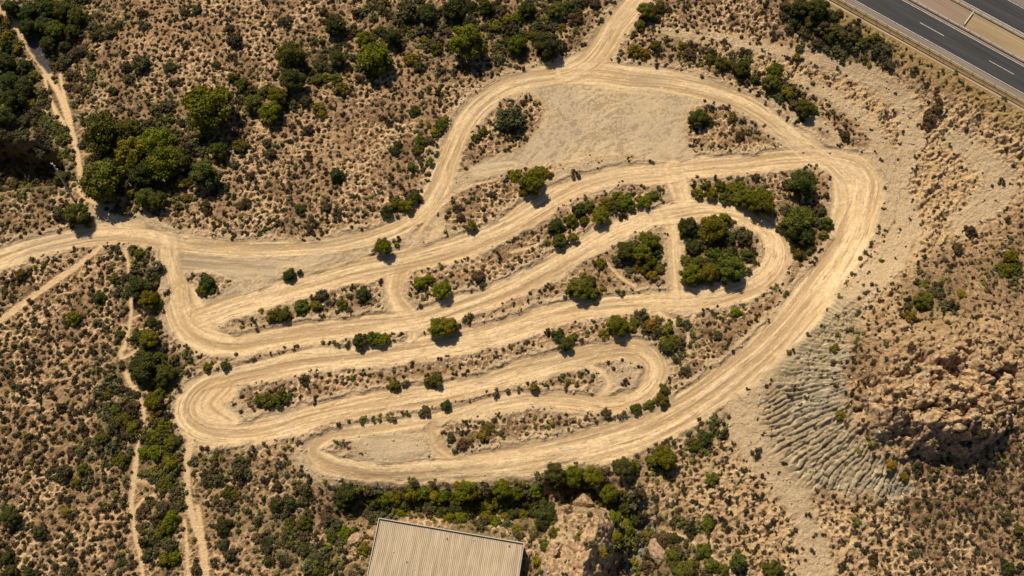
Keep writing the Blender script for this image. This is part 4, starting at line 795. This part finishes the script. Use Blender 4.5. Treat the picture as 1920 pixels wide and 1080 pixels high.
boulder(1095, 944, (3.1, 3.1, 4.2), 3, 'pointed brown boulder at the tip of the jagged rock ridge', -.15, .2, [(-1, -.2, -.5), (1, -.1, -.5), (.8, -1.05, -.5), (-.55, -1.1, -.5), (-.4, 1.1, -.5), (.2, 1, -.5), (-.85, .1, .45), (.95, .15, .55), (-.3, .95, .55), (.1, .1, 1.0), (-.5, .5, .75)])
boulder(666, 1010, (3.0, 2.0, 1.6), 5, 'flat brown boulder beside a pine left of the building', .5)
boulder(1802, 800, (2.6, 1.8, 1.6), 8, 'smooth squarish boulder on the lower right rock outcrop', .2)
boulder(1232, 1035, (2.6, 4.2, 2.2), 9, 'tall pale boulder right of the rocky gully', .4)

# ------------------------------------------------------------------ motorway
ang_h = math.atan2(HD[1], HD[0])
MH = Matrix.Translation((hw0[0], hw0[1], ZH)) @ Matrix.Rotation(ang_h, 4, 'Z')    # local x along the road, y to the far side
def road_mat(name, a, b, sc_=.3, tracks=False, rough=.85):
    m, nt, bs_ = mat(name, rough); n = NB(nt); tc = nt.nodes.new('ShaderNodeTexCoord'); mp = nt.nodes.new('ShaderNodeMapping'); nt.links.new(tc.outputs['Object'], mp.inputs[0]); mp.inputs['Scale'].default_value = (.035, 1.1, 1)
    nn = n.noise(1.0, 4, .6, vec=mp.outputs[0]); f = n.math('ADD', n.math('MULTIPLY', nn, .65), n.math('MULTIPLY', n.noise(3, 4, .7), .35))
    nt.links.new(n.mix(n.ramp(f, .35, .65), a, b), bs_.inputs['Base Color']); return m
MA = road_mat('asphalt', (0.032, 0.034, 0.042), (0.062, 0.060, 0.062)); MSH = road_mat('old_shoulder', (0.16, 0.125, 0.10), (0.25, 0.20, 0.165)); MMED = road_mat('median_pavement', (0.21, 0.15, 0.115), (0.28, 0.205, 0.155))
MDIRT = road_mat('median_dirt', (0.23, 0.165, 0.095), (0.38, 0.28, 0.175)); MW, ntw, bw = mat('road_paint', .7); nw = NB(ntw); ntw.links.new(nw.mix(nw.ramp(nw.noise(2.5, 4), .3, .6), (.28, .25, .235), (.60, .57, .55)), bw.inputs['Base Color'])
MCON = road_mat('old_concrete', (0.30, 0.215, 0.17), (0.46, 0.35, 0.28))
def sheet(name, o0, o1, x0, x1, z, m, kind='structure', label=None):
    n = 40; v = []; f = []
    for i in range(n + 1):
        x = x0 + (x1 - x0) * i / n
        v += [(x, o0, z), (x, o1, z)]
        if i: f.append((2 * i - 2, 2 * i, 2 * i + 1, 2 * i - 1))
    me = bpy.data.meshes.new(name); me.from_pydata(v, [], f); me.materials.append(m); o = bpy.data.objects.new(name, me); COL.objects.link(o); o.matrix_world = MH
    o['kind'] = kind
    if label: o['label'] = label
    return o
X0, X1 = -260, 320
o_e1, o_r1, o_m0 = hoff(1602), hoff(1692), hoff(1712); o_m1 = hoff(1785); o_e2 = hoff(1800); o_e3 = hoff(1890)
sheet('drainage_channel', hoff(1546), hoff(1553), X0, X1, .03, MCON, label='shallow concrete channel along the foot of the guardrail')
sheet('road_shoulder', hoff(1577), o_e1 - .35, X0, X1, .008, MSH, label='brownish worn shoulder beside the lower carriageway')
sheet('highway', o_e1 - .35, o_r1 + .35, X0, X1, .012, MA, label='dark asphalt carriageway nearest the track')
sheet('median_strip', o_r1 + .35, o_m0 + .3, X0, X1, .008, MMED, label='narrow brown strip beside the median rail')
cross = plane(1806, 48, ZH); cxl = (Vector((cross[0], cross[1], ZH)) - Vector((hw0[0], hw0[1], ZH))).dot(Vector((HD[0], HD[1], 0)))
sheet('median', o_m0 + .3, o_m1, X0, cxl, .010, MMED, label='paved brown crossing between the carriageways')
sheet('median_dirt', o_m0 + .3, o_m1 + .6, cxl, X1, .006, MDIRT, label='dirt median between the carriageways')
sheet('highway', o_m1 + 1.6, o_e3 + .35, X0, X1, .012, MA, label='dark asphalt carriageway at the top right corner')
sheet('road_shoulder', o_m1 + .6, o_m1 + 1.6, X0, X1, .009, MSH, label='shoulder between median rail and far carriageway'); sheet('road_shoulder', o_e3 + .35, o_e3 + 5, X0, X1, .010, MSH, label='far shoulder at the top right corner')
for off1, lb in ((o_e1, 'white edge line on the shoulder side of the lower carriageway'), (o_r1, 'white edge line on the median side of the lower carriageway'), (o_e2 + .2, 'white edge line on the median side of the far carriageway'), (o_e3, 'white edge line on the outer side of the far carriageway')):
    sheet('road_marking', off1 - .11, off1 + .11, X0, X1, .018, MW, label=lb)
def dash(pa, pb):
    a = plane(*pa, ZH); b = plane(*pb, ZH); f = lambda q: ((q[0] - hw0[0]) * HD[0] + (q[1] - hw0[1]) * HD[1], (q[0] - hw0[0]) * HN[0] + (q[1] - hw0[1]) * HN[1])
    return f(a), f(b)
(da, oa), (db, ob) = dash((1725, 42), (1770, 67)); (dc, oc), _ = dash((1854, 114), (1899, 139))
oo = (oa + ob + oc) / 3; per = dc - da; Ld_ = db - da
for k in range(-4, 5):
    sheet('road_marking', oo - .1, oo + .1, da + k * per, da + k * per + Ld_, .018, MW, label='white dashed lane line of the lower carriageway')
    sheet('road_marking', (o_e2 + o_e3) / 2 - .1, (o_e2 + o_e3) / 2 + .1, da + 4 + k * per, da + 4 + k * per + Ld_, .018, MW, label='white dashed lane line of the far carriageway')
mm, ntm, bmm = mat('galvanised_steel', .45); nmm = NB(ntm); ntm.links.new(nmm.mix(nmm.noise(.8, 4), (.50, .47, .44), (.78, .75, .71)), bmm.inputs['Base Color']); bmm.inputs['Metallic'].default_value = .35
mdk, ntd, bdk = mat('rusty_steel', .7); nd = NB(ntd); ntd.links.new(nd.mix(nd.noise(1.5, 4), (.09, .065, .05), (.26, .19, .14)), bdk.inputs['Base Color'])
def rail_profile(b, x0, x1, y, z0=.42, side=1, n=60):
    prof = [(0, 0), (.12, .05), (.12, .10), (.04, .15), (.12, .20), (.12, .28), (-.02, .33)]
    prof2 = [(a - .022, c) for a, c in prof[::-1]]; P = prof + prof2; v = []; f = []
    for i in range(n + 1):
        x = x0 + (x1 - x0) * i / n; v += [(x, y + side * a, z0 + c) for a, c in P]
    k = len(P)
    for i in range(n):
        for j in range(k): f.append((i * k + j, (i + 1) * k + j, (i + 1) * k + (j + 1) % k, i * k + (j + 1) % k))
    b.add(v, f)
def guardrail(off1, xa, xb, sp, label, side=1, m=mm, double=False, z0=.45):
    e = bpy.data.objects.new('guardrail', None); COL.objects.link(e); e.matrix_world = MH @ Matrix.Translation((xa, off1, 0)); e['label'] = label; e['category'] = 'guardrail'; e['group'] = 'guardrails along the motorway'
    b = MB(); rail_profile(b, 0, xb - xa, .09 * side, z0, side); b.build('rail', m, e)
    if double: b = MB(); rail_profile(b, 0, xb - xa, -.09 * side, z0, -side); b.build('rail', m, e)
    b = MB(); b.box((-.05, -.06, -.1), (.05, .06, z0 + .30)); b.box((-.16, -.14, z0 + .08), (.16, .14, z0 + .36)); p0 = b.build('post', mdk, e)
    n = int((xb - xa) / sp)
    for i in range(1, min(n, 98)):
        q = p0.copy(); COL.objects.link(q); q.parent = e; q.location = (i * sp, 0, 0)
    return e
vx0, vx1 = -14, 92
guardrail(hoff(1574), vx0 - 12, vx1 + 12, 4.0, 'pale steel guardrail nearest the dirt bank, edging the lower shoulder', -1)
guardrail(hoff(1706), vx0 - 8, vx1 + 8, 4.0, 'steel guardrail between the lower carriageway and the median', -1, double=True)
guardrail(hoff(1786), vx0 - 8, vx1 + 8, 4.0, 'steel guardrail between the median and the far carriageway', 1, double=True)
# added dark fence below the motorway, standing in for the guardrail's shadow line
fe = bpy.data.objects.new('shadow_line_fence', None); COL.objects.link(fe); fe.matrix_world = MH @ Matrix.Translation((vx0 - 10, hoff(1559), 0)); fe['label'] = 'low dark added fence standing in for the guardrail shadow beside the concrete channel'; fe['category'] = 'fence'
b = MB(); L_ = vx1 - vx0 + 20
for z_ in (.35, .6, .85, 1.05): b.tube([(0, 0, z_), (L_, 0, z_)], [.05, .05], 5)
b.build('wire', mdk, fe)
b = MB(); b.tube([(0, 0, -.2), (0, 0, 1.2)], [.07, .06], 7); p0 = b.build('post', mdk, fe)
for i in range(1, int(L_ / 5)): q = p0.copy(); COL.objects.link(q); q.parent = fe; q.location = (i * 5, 0, 0)
# short white barrier across the median
pa = plane(1823, 24, ZH); pb = plane(1806, 47, ZH); br_ = empty('crash_barrier', (pa[0], pa[1], ZH), 'short white barrier closing the paved part of the median', 'barrier', None, math.atan2(pb[1] - pa[1], pb[0] - pa[0]))
Lb = math.hypot(pb[0] - pa[0], pb[1] - pa[1]); mwm, _, bwm = mat('white_barrier_paint', .5); bwm.inputs['Base Color'].default_value = (.62, .58, .52, 1)
b = MB(); rail_profile(b, 0, Lb, 0, .45, 1, 8); b.box((0, -.12, .78), (Lb, .12, .84)); b.build('rail', mwm, br_)
b = MB(); b.box((.02, -.06, 0), (.12, .04, .75)); p0 = b.build('post', mwm, br_)
for i in range(1, 4): q = p0.copy(); COL.objects.link(q); q.parent = br_; q.location = (i * (Lb - .15) / 3, 0, 0)

# ------------------------------------------------------------------ building with corrugated roof
ZR = 6.0
A = plane(710, 971, ZR); B = plane(983, 1018, ZR); dv = Vector((B[0] - A[0], B[1] - A[1])); Wb = dv.length; az = math.atan2(dv.y, dv.x)
ZG = -4.0
bd = empty('warehouse', (A[0], A[1], ZG), 'large flat building with a beige corrugated roof at the bottom edge', 'building', None, az)
Hb = ZR - ZG; Db = 34.0
mwl, ntl, bwl = mat('wall_render', .9); nl = NB(ntl); ntl.links.new(nl.mix(nl.noise(.6, 5), (.26, .20, .15), (.42, .34, .26)), bwl.inputs['Base Color'])
mrf, ntf, brf = mat('corrugated_sheet', .8); nf_ = NB(ntf)
tc = ntf.nodes.new('ShaderNodeTexCoord'); mp = ntf.nodes.new('ShaderNodeMapping'); ntf.links.new(tc.outputs['Object'], mp.inputs[0]); mp.inputs['Scale'].default_value = (1.3, .12, 1)
rc = nf_.mix(nf_.ramp(nf_.noise(1, 5, .65, vec=mp.outputs[0]), .3, .7), (.35, .275, .195), (.51, .415, .305)); rc = nf_.mix(nf_.ramp(nf_.noise(.18, 4), .45, .7, 0, .5), rc, (.40, .31, .20)); rc = nf_.mix(nf_.ramp(nf_.noise(.9, 3), .66, .74, 0, .7), rc, (.20, .155, .11))
ntf.links.new(rc, brf.inputs['Base Color'])
mtr, ntt, btr = mat('pale_trim', .6); ntr_ = NB(ntt); ntt.links.new(ntr_.mix(ntr_.noise(.9, 4), (.34, .30, .27), (.62, .57, .52)), btr.inputs['Base Color'])
mdt, _, bdt = mat('dark_gutter', .7); bdt.inputs['Base Color'].default_value = (.035, .03, .028, 1)
b = MB()
for a0, a1 in (((.3, -Db + .3, 0), (Wb - .3, -Db + .55, Hb - .5)), ((.3, -.55, 0), (Wb - .3, -.3, Hb - .5)), ((.3, -Db + .55, 0), (.55, -.55, Hb - .5)), ((Wb - .55, -Db + .55, 0), (Wb - .3, -.55, Hb - .5))): b.box(a0, a1)
b.build('wall', mwl, bd)
# roof: corrugated sheets, each run of ribs goes from the back edge to the front
pitch = .52; nx = int(Wb / pitch * 6); rows = 24; v = []; f = []
for j in range(rows + 1):
    yy = -.35 - (Db - .5) * j / rows; zz = Hb - .45 + .25 * (1 - abs(2 * j / rows - 1))
    for i in range(nx + 1):
        xx = .3 + (Wb - .6) * i / nx; zc = .075 * math.sin(2 * math.pi * xx / pitch + .7 * math.sin(yy * .5) * .6)
        lap = .02 * ((j % 3) == 0)
        v.append((xx + .05 * math.sin(yy * 1.3), yy, zz + zc + lap + .04 * float(noise(np.array(xx / 2.), np.array(yy / 3. + 50), 3))))
for j in range(rows):
    for i in range(nx): a = j * (nx + 1) + i; f.append((a, a + nx + 1, a + nx + 2, a + 1))
me = bpy.data.meshes.new('roof'); me.from_pydata(v, [], f); me.materials.append(mrf); ro = bpy.data.objects.new('roof', me); COL.objects.link(ro); ro.parent = bd
b = MB(); b.box((0, -.16, Hb - .8), (Wb, .06, Hb)); b.box((0, -Db, Hb - .8), (.20, -.16, Hb)); b.box((Wb - .20, -Db, Hb - .8), (Wb, -.16, Hb)); b.box((.2, -Db, Hb - .8), (Wb - .2, -Db + .2, Hb))
b.build('parapet', mtr, bd)
b = MB(); b.box((.2, -.46, Hb - .5), (Wb - .2, -.16, Hb - .22)); b.box((.2, -Db + .2, Hb - .5), (.38, -.46, Hb - .22)); b.build('gutter', mdt, bd)
for k, (px, py) in enumerate([(838, 1010), (888, 1012), (955, 1024), (777, 1067), (763, 1054), (738, 1034)]):
    q = plane(px, py, ZR); rx = Vector((q[0] - A[0], q[1] - A[1])); lx = rx.x * math.cos(-az) - rx.y * math.sin(-az); ly = rx.x * math.sin(-az) + rx.y * math.cos(-az)
    b = MB(); b.tube([(0, 0, 0), (0, 0, .25), (0, 0, .26), (0, 0, .36)], [.12, .12, .2, .16], 10); vo = b.build('roof_vent', mtr if k % 2 else mdt, bd); vo.location = (lx, ly, Hb - .42)

# ------------------------------------------------------------------ poles
mwd, ntwd, bwd = mat('weathered_wood', .9); nwd = NB(ntwd); ntwd.links.new(nwd.mix(nwd.noise(2, 4), (.35, .31, .27), (.70, .66, .60)), bwd.inputs['Base Color'])
x, y, z = at(140, 378); topx, topy = plane(98, 306, z + 12.5)
up = empty('utility_pole', (x, y, z), 'tall leaning pale utility pole with insulators near the left edge', 'utility pole')
T = Vector((topx - x, topy - y, 12.5)); b = MB(); b.tube([(0, 0, -.3), T * .5, T], [.30, .26, .2], 10); b.build('pole', mwd, up)
dn = T.normalized(); b = MB(); c = T * .96; b.box((-1.0, -.09, -.09), (1.0, .09, .09), Matrix.Translation(c) @ Matrix.Rotation(-.5, 4, 'Z')); b.build('crossarm', mtr, up)
for s_ in (-.85, .85, 0.0):
    b = MB(); b.tube([(0, 0, .05), (0, 0, .16), (0, 0, .22), (0, 0, .34), (0, 0, .4)], [.05, .11, .07, .11, .04], 8); q = b.build('insulator', mwm, up); q.location = c + Vector((math.cos(-.5) * s_, math.sin(-.5) * s_, .05))
b = MB(); b.tube([(0, 0, 0), (0, 0, .55), (0, 0, .62)], [.24, .24, .1], 10); q = b.build('transformer', mwm, up); q.location = T * .82 + Vector((.42, .1, 0))
x, y, z = at(1033, 108); wp = empty('wooden_post', (x, y, z), 'dark wooden post under the pine at the road fork', 'post')
b = MB(); b.tube([(0, 0, -.3), (0, 0, 2.2), (.03, 0, 4.4)], [.17, .15, .13], 9); b.build('pole', mdk, wp)
b = MB(); b.box((-.3, -.04, 3.9), (.3, .04, 4.02)); b.build('crossarm', mdk, wp)
